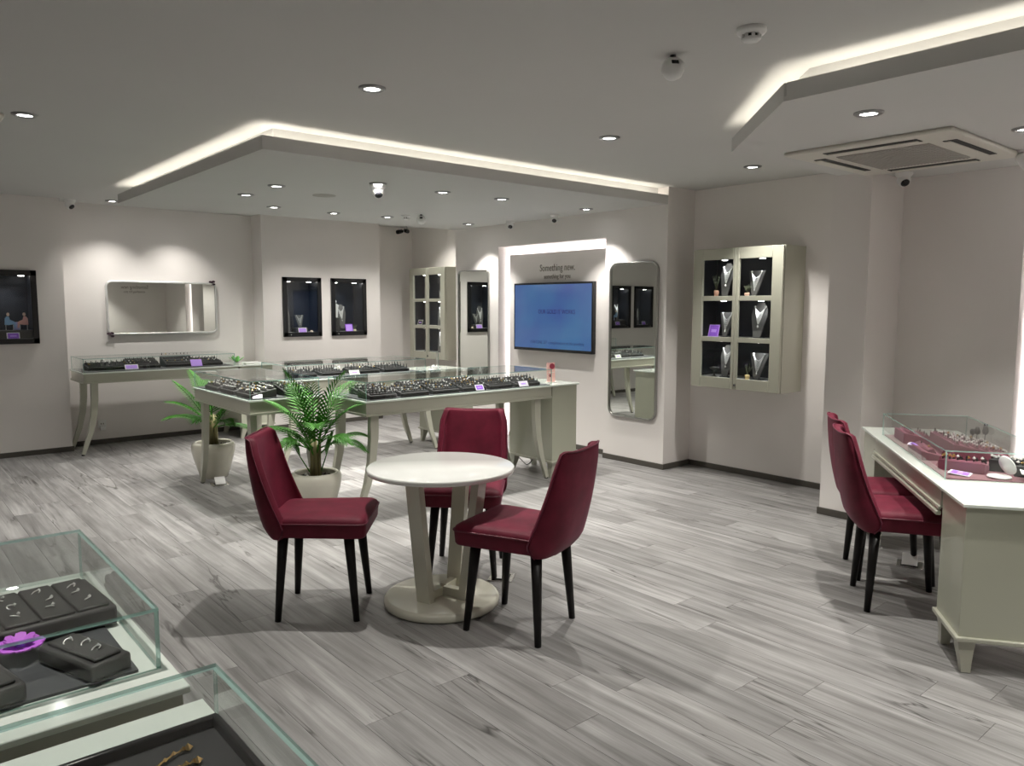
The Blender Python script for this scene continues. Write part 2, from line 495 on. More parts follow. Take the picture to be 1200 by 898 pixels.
# ------------------------------------------------------------------ ceiling islands with cove light
SET = .13
def island(name, outer, inner, cove_edges):
    m = MB()
    m.prism(outer, ZP, ZP + .022, M_CEIL)
    m.prism(inner, ZP + .022, ZC, M_CEIL)
    for a, b in cove_edges:
        pa, pb = Vector((*a[0], 0)), Vector((*a[1], 0))
        d = (pb - pa).normalized(); n = Vector((-d.y, d.x, 0)) * b * .022
        q = [pa, pb, pb + n, pa + n]
        m.prism([(v.x, v.y) for v in q], ZP + .022, ZPT, M_CEIL)
    o = m.obj(name, kind='structure')
    l = MB()
    for a, b in cove_edges:
        pa, pb = Vector((*a[0], 0)), Vector((*a[1], 0))
        d = (pb - pa).normalized(); n = Vector((-d.y, d.x, 0)) * b
        qa, qb = pa + d * .05, pb - d * .05
        q = [qa + n * .060, qb + n * .060, qb + n * .085, qa + n * .085]
        l.prism([(v.x, v.y) for v in q], ZP + .022, ZP + .034, M_LED)
    l.obj('led_strip', o)
    return o
P1 = [(2.04, 4.843), (XT, 4.843), (XT, 8.357), (2.04, 8.357)]
P1i = [(2.04 + SET, 4.843 + SET), (XT, 4.843 + SET), (XT, 8.357), (2.04 + SET, 8.357)]
island('ceiling_island', P1, P1i, [(((2.04, 4.843), (XT, 4.843)), 1), (((2.04, 8.357), (2.04, 4.843 + .022)), 1)])
c1, c2 = (3.49, 2.08), (4.37, 2.96)
P2 = [(3.49, YS), (XI, YS), (XI, 2.75), (XH + .05, 2.75), (XH + .05, 2.96), c2, c1]
P2i = [(3.49 + SET, YS), (XI, YS), (XI, 2.75), (XH + .05, 2.75), (XH + .05, 2.96), (c2[0] + SET * 1.414, 2.96), (3.49 + SET, c1[1] - SET * .414)]
island('ceiling_island_near', P2, P2i, [(((3.49, 2.066), (3.49, YS)), 1), ((c2, c1), 1)])

# ------------------------------------------------------------------ display counters
def counter(name, label, cat, loc, rz, L, D, H, glass, cabs=(), legs=(), gh=.15, bed=M_BED, gm=(.055, .055), drawer=False, group='glass topped display counters', bedm=(.012, .012, .012)):
    """glass=(x0,x1); cabs=[(x0,x1)] ; legs=[(x, splay)]"""
    t = thing(name, label, cat, loc, rz, group)
    gx0, gx1 = glass; gy0, gy1 = gm[0], D - gm[1]
    # worktop slab
    m = MB(); m.box(0, L, 0, D, H - .016, H, M_TOP, bevel=.003, seg=1); m.obj('worktop', t)
    # apron with mouldings, between the end cabinets
    ax0 = min([0.012] + [c[1] for c in cabs if c[0] < .02]) if not any(c[0] < .02 for c in cabs) else max(c[1] for c in cabs if c[0] < .02)
    ax1 = L - .012 if not any(c[1] > L - .02 for c in cabs) else min(c[0] for c in cabs if c[1] > L - .02)
    m = MB(); m.box(ax0, ax1, .014, D - .014, H - .112, H - .016, M_LACQ); m.obj('apron', t)
    m = MB()
    m.box(ax0 - .006, ax1 + .002, .004, .016, H - .122, H - .104, M_LACQ, bevel=.003, seg=1)
    m.box(ax0 - .006, ax1 + .002, D - .016, D - .004, H - .122, H - .104, M_LACQ, bevel=.003, seg=1)
    if ax0 < .05: m.box(.002, .016, .004, D - .004, H - .122, H - .104, M_LACQ, bevel=.003, seg=1)
    if ax1 > L - .05: m.box(L - .016, L - .002, .004, D - .004, H - .122, H - .104, M_LACQ, bevel=.003, seg=1)
    m.obj('moulding', t)
    if drawer:
        m = MB(); m.box(ax0 + .01, ax1 - .01, -.004, .02, H - .100, H - .030, M_LACQ, bevel=.003, seg=1); m.obj('drawer_front', t)
    # sabre legs, swept outwards along the counter
    for lx, sp in legs:
        for ly in (.065, D - .065):
            m = MB()
            path = [(lx + sp * s, ly, z) for s, z in ((0, H - .11), (.004, H * .66), (.022, H * .46), (.062, H * .26), (.118, .08), (.140, .012))]
            m.bar(path, [.052, .050, .048, .044, .036, .032], [.072, .068, .060, .050, .040, .036], M_LACQ, wdir=(0, 1, 0))
            lo = m.obj('leg', t)
            m = MB(); m.lathe([(.017, 0), (.019, .006), (.016, .013)], 10, M_STEEL, Matrix.Translation((lx + sp * .141, ly, 0))); m.obj('glide', lo)
    # end cabinets
    for c0, c1 in cabs:
        m = MB(); m.box(c0 + .018, c1 - .018, .018, D - .018, .165, H - .016, M_LACQ2, bevel=.002, seg=1); b = m.obj('cabinet_body', t)
        m = MB(); m.box(c0 + .002, c1 - .002, .002, D - .002, .147, .168, M_LACQ, bevel=.005, seg=2); m.obj('plinth', b)
        for sx, xx in ((-1, c0 + .06), (1, c1 - .06)):
            for sy, yy in ((-1, .055), (1, D - .055)):
                m = MB()
                path = [(xx - sx * .012 * k, yy + sy * .0 , z) for k, z in ((0, .15), (-.4, .10), (-1.6, .045), (-2.4, .0))]
                m.bar(path, [.075, .062, .046, .038], [.075, .060, .044, .036], M_LACQ)
                m.obj('foot', b)
        m = MB(); m.box(c0 + .03, c1 - .03, D - .018, D - .010, .20, .50, M_LACQ, bevel=.002, seg=1); dr = m.obj('door', b)
    # display bed and the glass case
    m = MB(); m.box(gx0 + .012, gx1 - bedm[0], gy0 + bedm[1], gy1 - bedm[2], H, H + .006, bed); m.obj('display_bed', t)
    th = .007
    z0, z1 = H, H + gh
    MB().pane(gx0, gx1, gy0, gy0 + th, z0, z1 - th, 'y').obj('glass_pane', t)
    MB().pane(gx0, gx1, gy1 - th, gy1, z0, z1 - th, 'y').obj('glass_pane', t)
    MB().pane(gx0, gx0 + th, gy0 + th, gy1 - th, z0, z1 - th, 'x').obj('glass_pane', t)
    MB().pane(gx1 - th, gx1, gy0 + th, gy1 - th, z0, z1 - th, 'x').obj('glass_pane', t)
    MB().pane(gx0, gx1, gy0, gy1, z1 - th, z1, 'z').obj('glass_pane', t, label='glass lid of the case')
    return t
HC = .90
def world_of(t, x, y, z):
    c, s = math.cos(t.rotation_euler[2]), math.sin(t.rotation_euler[2])
    return (t.location.x + c * x - s * y, t.location.y + s * x + c * y, z)

K_P = counter('display_counter', 'long cream display counter with glass case in front of the television', 'counter', (2.978, 5.245, 0), 0, 2.345, .665, HC,
              (.012, 1.99), [(1.985, 2.345)], [(.100, -1), (1.835, 1)], gm=(.014, .02))
K_Q = counter('display_counter', 'short cream display counter between the two potted palms', 'counter', (2.925, 5.88, 0), R(90), 1.31, .62, HC,
              (.012, 1.298), [], [(.115, -1), (1.195, 1)], gm=(.014, .014))
K_S = counter('display_counter', 'rear cream display counter behind the long one, below the framed boxes', 'counter', (3.20, 7.18, 0), 0, 2.34, .66, HC,
              (.012, 1.65), [(1.96, 2.34)], [(.100, -1), (1.68, 1)], gm=(.014, .02))
K_B = counter('display_counter', 'cream display counter against the back wall under the wide mirror', 'counter', (1.835, 9.29, 0), 0, 2.15, .66, HC + .01,
              (.014, 1.66), [(1.70, 2.15)], [(.120, -1)], gm=(.016, .03))
HR = .78
K_R = counter('sales_desk', 'cream sales desk with glass case and two burgundy chairs pulled up', 'desk', (5.506, 2.563, 0), R(215.8), 2.256, .62, HR,
              (.36, 1.745), [(0, .40), (1.882, 2.256)], [], gh=.15, bed=M_BEDW, gm=(.062, .045), drawer=False, group=None)
K_L1 = counter('display_counter', 'display counter at lower left with glass case, grey trays and purple flower', 'counter', (-.95, 1.521, 0), 0, 1.412, .862, HC,
               (.05, 1.388), [(0, .42)], [(1.30, 1)], gm=(.112, .025), gh=.130, bedm=(.040, .012, .130))
K_L2 = counter('display_counter', 'nearest display counter at bottom left with gold chains in its glass case', 'counter', (-.95, .60, 0), 0, 1.414, .855, HC,
               (.05, 1.402), [(0, .42)], [(1.30, 1)], gm=(.06, .109), gh=.113)
# under-desk parts of the sales desk: keyboard ledge seen as a moulded rail
m = MB(); m.box(.40, 1.88, -.006, .02, HR - .150, HR - .128, M_LACQ, bevel=.004, seg=1); m.obj('rail', K_R)

# ------------------------------------------------------------------ jewellery trays
def ring_tray(name, label, loc, rz, w, d, body=M_TRAY, n=(8, 3), tilt=.22, mix=(.45, .2), spike=.022, group='ring trays in the glass cases', h=.03):
    t = thing(name, label, 'tray', loc, rz, group)
    T = Matrix.Translation((0, 0, .004)) @ Matrix.Rotation(tilt, 4, 'X')
    m = MB()
    pts = [(0, 0), (d, 0), (d, h + d * math.tan(tilt)), (0, h)]
    # wedge body
    v0 = [m.bm.verts.new((-w / 2, p[0] - d / 2, p[1])) for p in pts]; v1 = [m.bm.verts.new((w / 2, p[0] - d / 2, p[1])) for p in pts]
    fs = [m.bm.faces.new(v0[::-1]), m.bm.faces.new(v1)] + [m.bm.faces.new([v0[i], v1[i], v1[(i + 1) % 4], v0[(i + 1) % 4]]) for i in range(4)]
    m._tag(fs, body)
    r = bmesh.ops.bevel(m.bm, geom=m.bm.edges[:], offset=.004, segments=1, affect='EDGES')
    m._tag(m.bm.faces[:], body)
    m.obj('tray_body', t)
    rng = random.Random(hash(label) % 1000 if False else len(label) * 31 + int(loc[0] * 100))
    m = MB()
    nx, ny = n
    for j in range(ny):
        yy = -d / 2 + d * (j + .5) / ny
        zz = h + (yy + d / 2) * math.tan(tilt)
        m.tube([(-w / 2 + .012, yy, zz), (w / 2 - .012, yy, zz)], d / ny * .22, body, n=5)
    m.obj('ring_roll', t)
    m = MB()
    for j in range(ny):
        yy = -d / 2 + d * (j + .5) / ny
        zz = h + (yy + d / 2) * math.tan(tilt) + d / ny * .2
        for i in range(nx):
            xx = -w / 2 + w * (i + .5) / nx + rng.uniform(-.004, .004)
            q = rng.random()
            hh = spike * rng.uniform(.6, 1.2)
            mt = M_SILVER if q < mix[0] else (M_GOLD if q < mix[0] + mix[1] else M_DARKJ)
            m.tube([(xx, yy, zz - .004), (xx, yy, zz + hh * .6)], [.006, .0035], M_DARKJ, n=4)
            m.octa((xx, yy, zz + hh * .75), .0088 if mt is not M_DARKJ else .006, mt, h=.0105)
    m.obj('rings', t, kind='stuff')
    return t
def price_card(label, loc, rz, w=.09, h=.055, lean=1.05, body=M_CARD, ink=M_PURPLE, group='purple price cards'):
    t = thing('price_card', label, 'card', loc, rz, group)
    T = Matrix.Rotation(lean, 4, 'X')
    m = MB(); m.box(-w / 2, w / 2, 0, h, 0, .003, body, mtx=T); m.obj('card', t)
    m = MB(); m.box(-w / 2 + .010, w / 2 - .010, .009, h - .009, .003, .0038, ink, mtx=T)
    m.box(-w / 4, w / 4, h * .38, h * .62, .0038, .0042, M_PURPLE2, mtx=T); m.obj('print', t)
    return t

# long counter: six trays in a row plus two in the back
for i, (xx, w) in enumerate([(.22, .25), (.52, .27), (.83, .27), (1.13, .26), (1.43, .26), (1.75, .30)]):
    o = ['first', 'second', 'third', 'fourth', 'fifth', 'sixth'][i]
    ring_tray('ring_tray', f'black ring tray, {o} from the left in front row of the long counter', world_of(K_P, xx - .03, .145, HC + .006), 0, w, .20, n=(9, 4), mix=(.45, .12) if i != 3 else (.2, .5))
for i, (xx, w) in enumerate([(.30, .30), (.75, .32), (1.25, .30)]):
    o = ['left', 'middle', 'right'][i]
    ring_tray('ring_tray', f'black ring tray in the back row of the long counter, {o} one of three', world_of(K_P, xx, .46, HC + .006), 0, w, .18, n=(9, 3), mix=(.5, .1))
price_card('small purple price card in the middle of the long counter', world_of(K_P, 1.15, .032, HC + .007), 0)
price_card('white price card at the right end of the long counter', world_of(K_P, 1.66, .032, HC + .007), 0, w=.11, ink=M_CARD)
# short counter
for i, yy in enumerate([.22, .58, .95]):
    o = ['nearest', 'middle', 'farthest'][i]
    ring_tray('ring_tray', f'dark tray of pale rings in the short counter, {o} of three', world_of(K_Q, yy, .47, HC + .006), R(-90), .30, .22, body=M_TRAYG, n=(9, 4), mix=(.75, .15), tilt=.18)
ring_tray('ring_tray', 'black ring tray beside the palm in the short counter', world_of(K_Q, .155, .17, HC + .006), 0, .24, .22, n=(8, 4), mix=(.5, .4))
ring_tray('ring_tray', 'black ring tray at the inner far corner of the short counter', world_of(K_Q, .75, .17, HC + .006), R(90), .30, .20, n=(8, 3), mix=(.4, .1))
price_card('lilac price card at the near corner of the short counter', world_of(K_Q, .045, .53, HC + .007), R(-20), w=.075, h=.045, lean=.7, body=M_CARD, ink=M_CARD)
# rear counter
for i, (xx, w) in enumerate([(.30, .26), (.62, .26), (1.02, .32), (1.40, .32)]):
    o = ['first', 'second', 'third', 'fourth'][i]
    ring_tray('ring_tray', f'black spiky ring tray in the rear counter, {o} from the left', world_of(K_S, xx, .34, HC + .006), 0, w, .26, n=(9, 4), mix=(.15, .05), spike=.035, tilt=.1)
price_card('white price card in the rear counter between its trays', world_of(K_S, .82, .12, HC + .007), 0, w=.12, body=M_WHITE, ink=M_WHITE)
# back wall counter
for i, (xx, w, tl) in enumerate([(.30, .42, .12), (.68, .34, .25), (1.08, .34, .35), (1.42, .30, .15)]):
    o = ['first', 'second', 'third', 'fourth'][i]
    ring_tray('ring_tray', f'black tray under the wide mirror, {o} from the left in its counter', world_of(K_B, xx, .30, HC + .016), 0, w, .26, n=(8, 4), mix=(.25, .1), tilt=tl, spike=.02, h=.035)
price_card('lilac price card between first two trays under the wide mirror', world_of(K_B, .52, .10, HC + .017), 0, w=.14, h=.06, ink=M_PURPLE2)
price_card('purple price card before the last tray under the wide mirror', world_of(K_B, 1.24, .11, HC + .017), 0, w=.13, h=.09, body=M_PURPLE2, ink=M_PURPLE2)
o = MB()
for k in range(9):
    a = k * .7
    o.octa((.05 * math.cos(a) * (k % 3) / 2, .03 * math.sin(a), .055 + .02 * (k % 3)), .02, M_SILVER, h=.035)
o.box(-.08, .08, -.05, .05, 0, .05, M_WHITE, bevel=.008)
o = o.obj('jewellery_stand'); o.location = world_of(K_B, .36, .52, HC + .017)
tag(o, 'small pale jewellery stand behind the first tray under the wide mirror', 'stand')
# sales desk: wine coloured trays
ring_tray('ring_tray', 'wine velvet tray at the far end of the sales desk case', world_of(K_R, .60, .20, HR + .006), R(36), .24, .18, body=M_TRAYW, n=(5, 2), mix=(.3, .2), spike=.012)
ring_tray('ring_tray', 'large wine velvet ring tray filling the middle of the sales desk case', world_of(K_R, .98, .40, HR + .006), R(36), .46, .30, body=M_TRAYW, n=(11, 6), mix=(.75, .1), spike=.016, tilt=.2)
ring_tray('ring_tray', 'narrow wine tray along the front pane of the sales desk case', world_of(K_R, 1.12, .13, HR + .006), R(36), .30, .11, body=M_TRAYW, n=(2, 1), mix=(.2, .2), spike=.008)
ring_tray('ring_tray', 'small dark tray with pink brooches in the sales desk case', world_of(K_R, 1.50, .22, HR + .006), R(100), .22, .12, body=M_TRAYW, n=(6, 3), mix=(.5, .4), spike=.03)
ring_tray('ring_tray', 'black slanted tray of silver rings at the near end of the sales desk', world_of(K_R, 1.45, .45, HR + .006), R(100), .16, .16, n=(6, 4), mix=(.85, .05), spike=.015)
ring_tray('ring_tray', 'black slanted tray of gold rings beside the desk edge', world_of(K_R, 1.58, .51, HR + .006), R(100), .14, .13, n=(6, 4), mix=(.3, .6), spike=.015)
price_card('purple bordered card at the near corner inside the sales desk case', world_of(K_R, 1.64, .215, HR + .007), R(10), w=.10, h=.10, lean=.08)
price_card('purple bordered card lying at mid front of the sales desk case', world_of(K_R, 1.05, .145, HR + .045), R(10), w=.09, h=.085, lean=.15)
m = MB()
m.lathe([(.0, 0), (.050, 0), (.056, .006), (.052, .012), (.0, .012)], 24, M_WHITE, cap=False)
b = m.obj('powder_compact'); b.location = world_of(K_R, 1.665, .335, HR + .007); tag(b, 'round white open compact mirror on the near end of the sales desk', 'compact')
m = MB(); m.lathe([(.0, 0), (.050, 0), (.052, .006), (.0, .006)], 24, M_WHITE, Matrix.Translation((.05, -.03, .015)) @ Matrix.Rotation(R(-30), 4, 'Z') @ Matrix.Rotation(R(68), 4, 'Y') @ Matrix.Translation((-.05, 0, 0)), cap=False)
m.obj('lid', b)
o = MB(); o.box(-.10, .10, -.07, .07, 0, .004, M_WHITE, bevel=.0015, seg=1); o.box(-.06, .06, -.04, .04, .004, .0046, M_CARD)
o = o.obj('card_folder'); o.location = world_of(K_R, 1.66, .50, HR + .030); o.rotation_euler = (R(12), 0, R(20)); tag(o, 'white card folder lying beside the compact mirror on the desk', 'card')
for i, (xx, hh) in enumerate([(1.02, .15), (.88, .11), (.80, .085)]):
    o = MB(); o.box(-.02, .02, -.02, .02, 0, .006, M_STEEL); o.tube([(0, 0, .004), (.004, 0, hh * .6)], .003, M_STEEL, n=6)
    o.lathe([(.004, 0), (.016, .008), (.018, .025), (.010, hh * .45)], 8, M_STEEL, Matrix.Translation((.004, 0, hh * .55)))
    o = o.obj('pendant_stand'); o.location = world_of(K_R, xx - .25, .55, HR + .006)
    tag(o, ['tallest grey pendant stand at the back of the desk case', 'middle grey pendant stand at the back of the desk case', 'shortest grey pendant stand at the back of the desk case'][i], 'stand', 'pendant stands on the sales desk')

# lower left case
def slab_tray(name, label, loc, rz, w, d, h, rows, seed, mt=M_TRAYG, jm=M_SILVER):
    t = thing(name, label, 'tray', loc, rz, 'grey leatherette trays in the lower left case')
    m = MB(); m.box(-w / 2, w / 2, -d / 2, d / 2, 0, h, mt, bevel=.008); m.obj('tray_body', t)
    rng = random.Random(seed)
    for i in range(rows):
        x0 = -w / 2 + .012 + (w - .024) * i / rows; x1 = -w / 2 + .012 + (w - .024) * (i + 1) / rows
        m = MB(); m.box(x0 + .002, x1 - .002, -d / 2 + .012, d / 2 - .012, h - .002, h + .007, mt, bevel=.003, seg=1); p = m.obj('pad', t)
        m = MB()
        for k in range(3):
            cx, cy = (x0 + x1) / 2 + rng.uniform(-.008, .008), -d / 2 + .03 + (d - .06) * (k + .5) / 3 + rng.uniform(-.01, .01)
            a0 = rng.uniform(0, 6)
            m.tube([(cx + .009 * math.cos(a0 + a), cy + .009 * math.sin(a0 + a) * .7, h + .009 + .004 * math.sin(a)) for a in [q * .5 for q in range(10)]], .0016, jm, n=4)
            m.octa((cx + .007, cy + .003, h + .013), .0045, M_SILVER)
        m.obj('rings', p, kind='stuff')
    return t
slab_tray('ring_pad_tray', 'dark grey padded tray with ten rings, back of the lower left case', (.300, 2.035, HC + .007), R(4), .235, .250, .045, 3, 3)
slab_tray('ring_pad_tray', 'dark grey padded tray with three rings at the case corner, lower left', (.318, 1.735, HC + .007), R(20), .085, .19, .035, 1, 5)
slab_tray('ring_pad_tray', 'dark grey padded tray cut by the left picture edge', (.135, 1.735, HC + .007), R(12), .10, .20, .035, 1, 8)
slab_tray('ring_pad_tray', 'dark grey padded tray behind, partly outside the left picture edge', (.06, 2.05, HC + .007), R(4), .20, .22, .045, 3, 9)
t = thing('flower_ornament', 'bright purple flower ornament lying among the grey trays', 'flower', (.222, 1.855, HC + .03), 0)
m = MB(); m.lathe([(.0, .0), (.008, .001), (.010, .008), (.0, .012)], 10, M_PURPLE2, cap=False); m.obj('flower_centre', t)
M_PETAL = mat('purple_petal', (.62, .16, .80), .55)
for ring, (nn, rr, zz) in enumerate([(8, .048, 0), (6, .034, .008)]):
    for k in range(nn):
        a = 2 * math.pi * k / nn + ring * .3
        m = MB()
        T = Matrix.Translation((0, 0, zz)) @ Matrix.Rotation(a, 4, 'Z') @ Matrix.Rotation(-.15 - ring * .25, 4, 'Y')
        m.prism([(.004, -.004), (rr * .5, -rr * .34), (rr * .9, -rr * .28), (rr, 0), (rr * .9, rr * .28), (rr * .5, rr * .34), (.004, .004)], 0, .003, M_PETAL, mtx=T)
        m.obj('petal', t)
# nearest case: black tray with gold chains
t = thing('chain_tray', 'black rimmed tray in the nearest glass case holding gold chains', 'tray', (.250, 1.13, HC + .007), R(0))
m = MB()
m.box(-.19, .19, -.19, .19, 0, .008, M_TRAY)
for a in (-1, 1):
    m.box(-.195, .195, a * .19 - .007, a * .19 + .007, 0, .026, M_BLACK, bevel=.003, seg=1); m.box(a * .19 - .007, a * .19 + .007, -.19, .19, 0, .026, M_BLACK, bevel=.003, seg=1)
m.obj('tray_body', t)
for k, (x0, y0, x1, y1, lb) in enumerate([(.19, 1.19, .375, 1.262, 'upper'), (.24, 1.165, .375, 1.222, 'lower'), (.17, 1.15, .345, 1.20, 'leftmost')]):
    m = MB(); pts = []
    for q in range(24):
        s = q / 23
        pts.append((x0 + (x1 - x0) * s, y0 + (y1 - y0) * s + .007 * math.sin(s * 9 + k), HC + .0205 + .0015 * math.sin(s * 60)))
    m.tube(pts, .0028, M_GOLD, n=5)
    for q in range(0, 24, 2): m.octa(pts[q], .0052, M_GOLD)
    m.octa(pts[-1], .009, M_GOLD); m.octa(pts[12], .010, M_GOLD)
    o = m.obj('gold_chain'); tag(o, f'{lb} gold chain bracelet lying on the black tray', 'bracelet', 'gold chains on the black tray')

# ------------------------------------------------------------------ velvet chairs
def make_chair(label, loc, rz):
    """forward = local +x; origin on the floor at the middle of the four feet"""
    t = thing('velvet_chair', label, 'chair', loc, rz, 'burgundy velvet chairs')
    # seat: soft box, wider at the front
    m = MB()
    def ring(z, grow):
        pts = []
        hw_f, hw_b, xf, xb, r = .243 + grow, .212 + grow, .262 + grow, -.225, .05
        cs = [(xb, -hw_b), (xf, -hw_f), (xf, hw_f), (xb, hw_b)]
        for i in range(4):
            c = Vector(cs[i]); p = Vector(cs[i - 1]); n = Vector(cs[(i + 1) % 4])
            rr = r if cs[i][0] > 0 else .02
            a = c + (p - c).normalized() * rr; b = c + (n - c).normalized() * rr
            for k in range(5):
                s = k / 4
                q = a * (1 - s) ** 2 + c * 2 * s * (1 - s) + b * s * s
                pts.append((q.x, q.y, z))
        return pts
    rows = [ring(.448, -.035), ring(.450, -.006), ring(.462, .0), ring(.520, .004), ring(.528, .004), ring(.545, -.004), ring(.556, -.02), ring(.562, -.06), ring(.566, -.12)]
    V = m.grid(rows, M_VELVET, closed_u=True)
    m._tag([m.bm.faces.new(V[-1]), m.bm.faces.new(V[0][::-1])], M_VELVET)
    seat = m.obj('seat', t)
    m = MB(); m.tube([Vector(p) + Vector((0, 0, .001)) for p in ring(.525, .0065)] + [Vector(ring(.525, .0065)[0])], .0045, M_VPIPE, n=5, cap=False); m.obj('piping', seat)
    # wrap-round back shell
    NU, NV = 28, 16
    def shell(s, v, off):
        lowr = max(0.0, 1 - v / .16)
        w = .238 - .020 * v - .02 * max(0, v - .86) / .14 - .030 * lowr ** 2 - off
        a = s * math.pi / 2
        L = (.110 * (1 - v) + .045) * (1 - .62 * lowr ** 2)
        xb = -.285 - .085 * v - .018 * math.sin(v * math.pi) + off + .035 * lowr ** 2
        sy = math.copysign(abs(math.sin(a)) ** .70, a)
        cx = 1 - max(0.0, math.cos(a)) ** .70
        x = xb + (L) * cx * (1 if off == 0 else .96)
        z = .435 + .525 * v
        if v > .8:
            z += (v - .8) / .2 * (.010 * (1 - math.cos(s * math.pi)) * .5 - .018 * abs(s) ** 8)
        else:
            z += 0
        if v < .12: z += (.12 - v) * .10 * abs(s) * 0
        return Vector((x, w * sy, z))
    outer = [[shell(-1 + 2 * i / NU, j / NV, 0) for i in range(NU + 1)] for j in range(NV + 1)]
    inner = [[shell(-1 + 2 * i / NU, j / NV, .034) for i in range(NU + 1)] for j in range(NV + 1)]
    m = MB()
    Vo = m.grid(outer, M_VELVET); Vi = m.grid(inner, M_VELVET)
    fs = []
    for j in range(NV):
        for e in (0, NU): fs.append(m.bm.faces.new([Vo[j][e], Vo[j + 1][e], Vi[j + 1][e], Vi[j][e]]))
    for i in range(NU):
        for e in (0, NV): fs.append(m.bm.faces.new([Vo[e][i], Vo[e][i + 1], Vi[e][i + 1], Vi[e][i]]))
    m._tag(fs, M_VELVET, True)
    bmesh.ops.recalc_face_normals(m.bm, faces=m.bm.faces[:])
    es = [e for e in m.bm.edges if e.is_manifold and e.calc_face_angle(0) > R(50)]
    bmesh.ops.bevel(m.bm, geom=es, offset=.012, segments=2, profile=.6, affect='EDGES')
    for f in m.bm.faces: f.smooth = True
    back = m.obj('backrest', t)
    m = MB()
    m.tube([outer[j][0] + Vector((.002, -.001, 0)) for j in range(NV + 1)] + [outer[NV][i] for i in range(1, NU)] + [outer[j][NU] + Vector((.002, .001, 0)) for j in range(NV, -1, -1)], .0038, M_VPIPE, n=5)
    m.obj('seam', back)
    for sx in (-1, 1):
        for sy in (-1, 1):
            m = MB()
            tx, ty = sx * .165 - (.0 if sx > 0 else .01), sy * .165
            m.tube([(tx, ty, .452), (sx * .205, sy * .200, .0)], [.029, .0165], M_LEG, n=12)
            m.obj('leg', t)
    return t
chL = make_chair('burgundy velvet chair left of the round table, side view', (1.874, 3.776, 0), R(-39.3))
def chair_copy(label, loc, deg):
    c = copy_tree(chL); c['label'] = label; c.location = loc; c.rotation_euler = (0, 0, R(deg)); return c
chair_copy('burgundy velvet chair right of the round table, back to the viewer', (2.538, 2.913, 0), 110.9)
chair_copy('burgundy velvet chair behind the round table facing the viewer', (2.850, 3.785, 0), 224)
chair_copy('nearer burgundy velvet chair tucked under the sales desk', (4.365, 1.775, 0), -54)
chair_copy('farther burgundy velvet chair at the sales desk, half hidden', (4.800, 2.035, 0), -54)

# ------------------------------------------------------------------ round table
t = thing('round_table', 'round white topped table with cream pedestal legs between three chairs', 'table', (2.40, 3.42, 0))
m = MB(); m.lathe([(0, .742), (.385, .742), (.402, .747), (.405, .760), (.402, .770), (.396, .773), (0, .773)], 72, M_TTOP, cap=False); m.obj('table_top', t)
m = MB(); m.lathe([(0, .728), (.30, .728), (.30, .743), (0, .743)], 48, M_TBASE, cap=False); m.obj('top_support', t)
m = MB(); m.lathe([(0, .004), (.312, .004), (.320, .012), (.320, .036), (.310, .048), (.298, .052), (0, .052)], 64, M_TBASE, cap=False); m.obj('table_base', t)
for ang in (200, 292, 25):
    a = R(ang); ca, sa = math.cos(a), math.sin(a)
    m = MB()
    m.bar([(ca * .245, sa * .245, .735), (ca * .15, sa * .15, .05)], .085, .045, M_TBASE, wdir=(-sa, ca, 0))
    lg = m.obj('leg', t)
    m = MB(); m.bar([(ca * .02, sa * .02, .075), (ca * .15, sa * .15, .075)], .04, .045, M_TBASE, wdir=(-sa, ca, 0)); m.obj('brace', t)

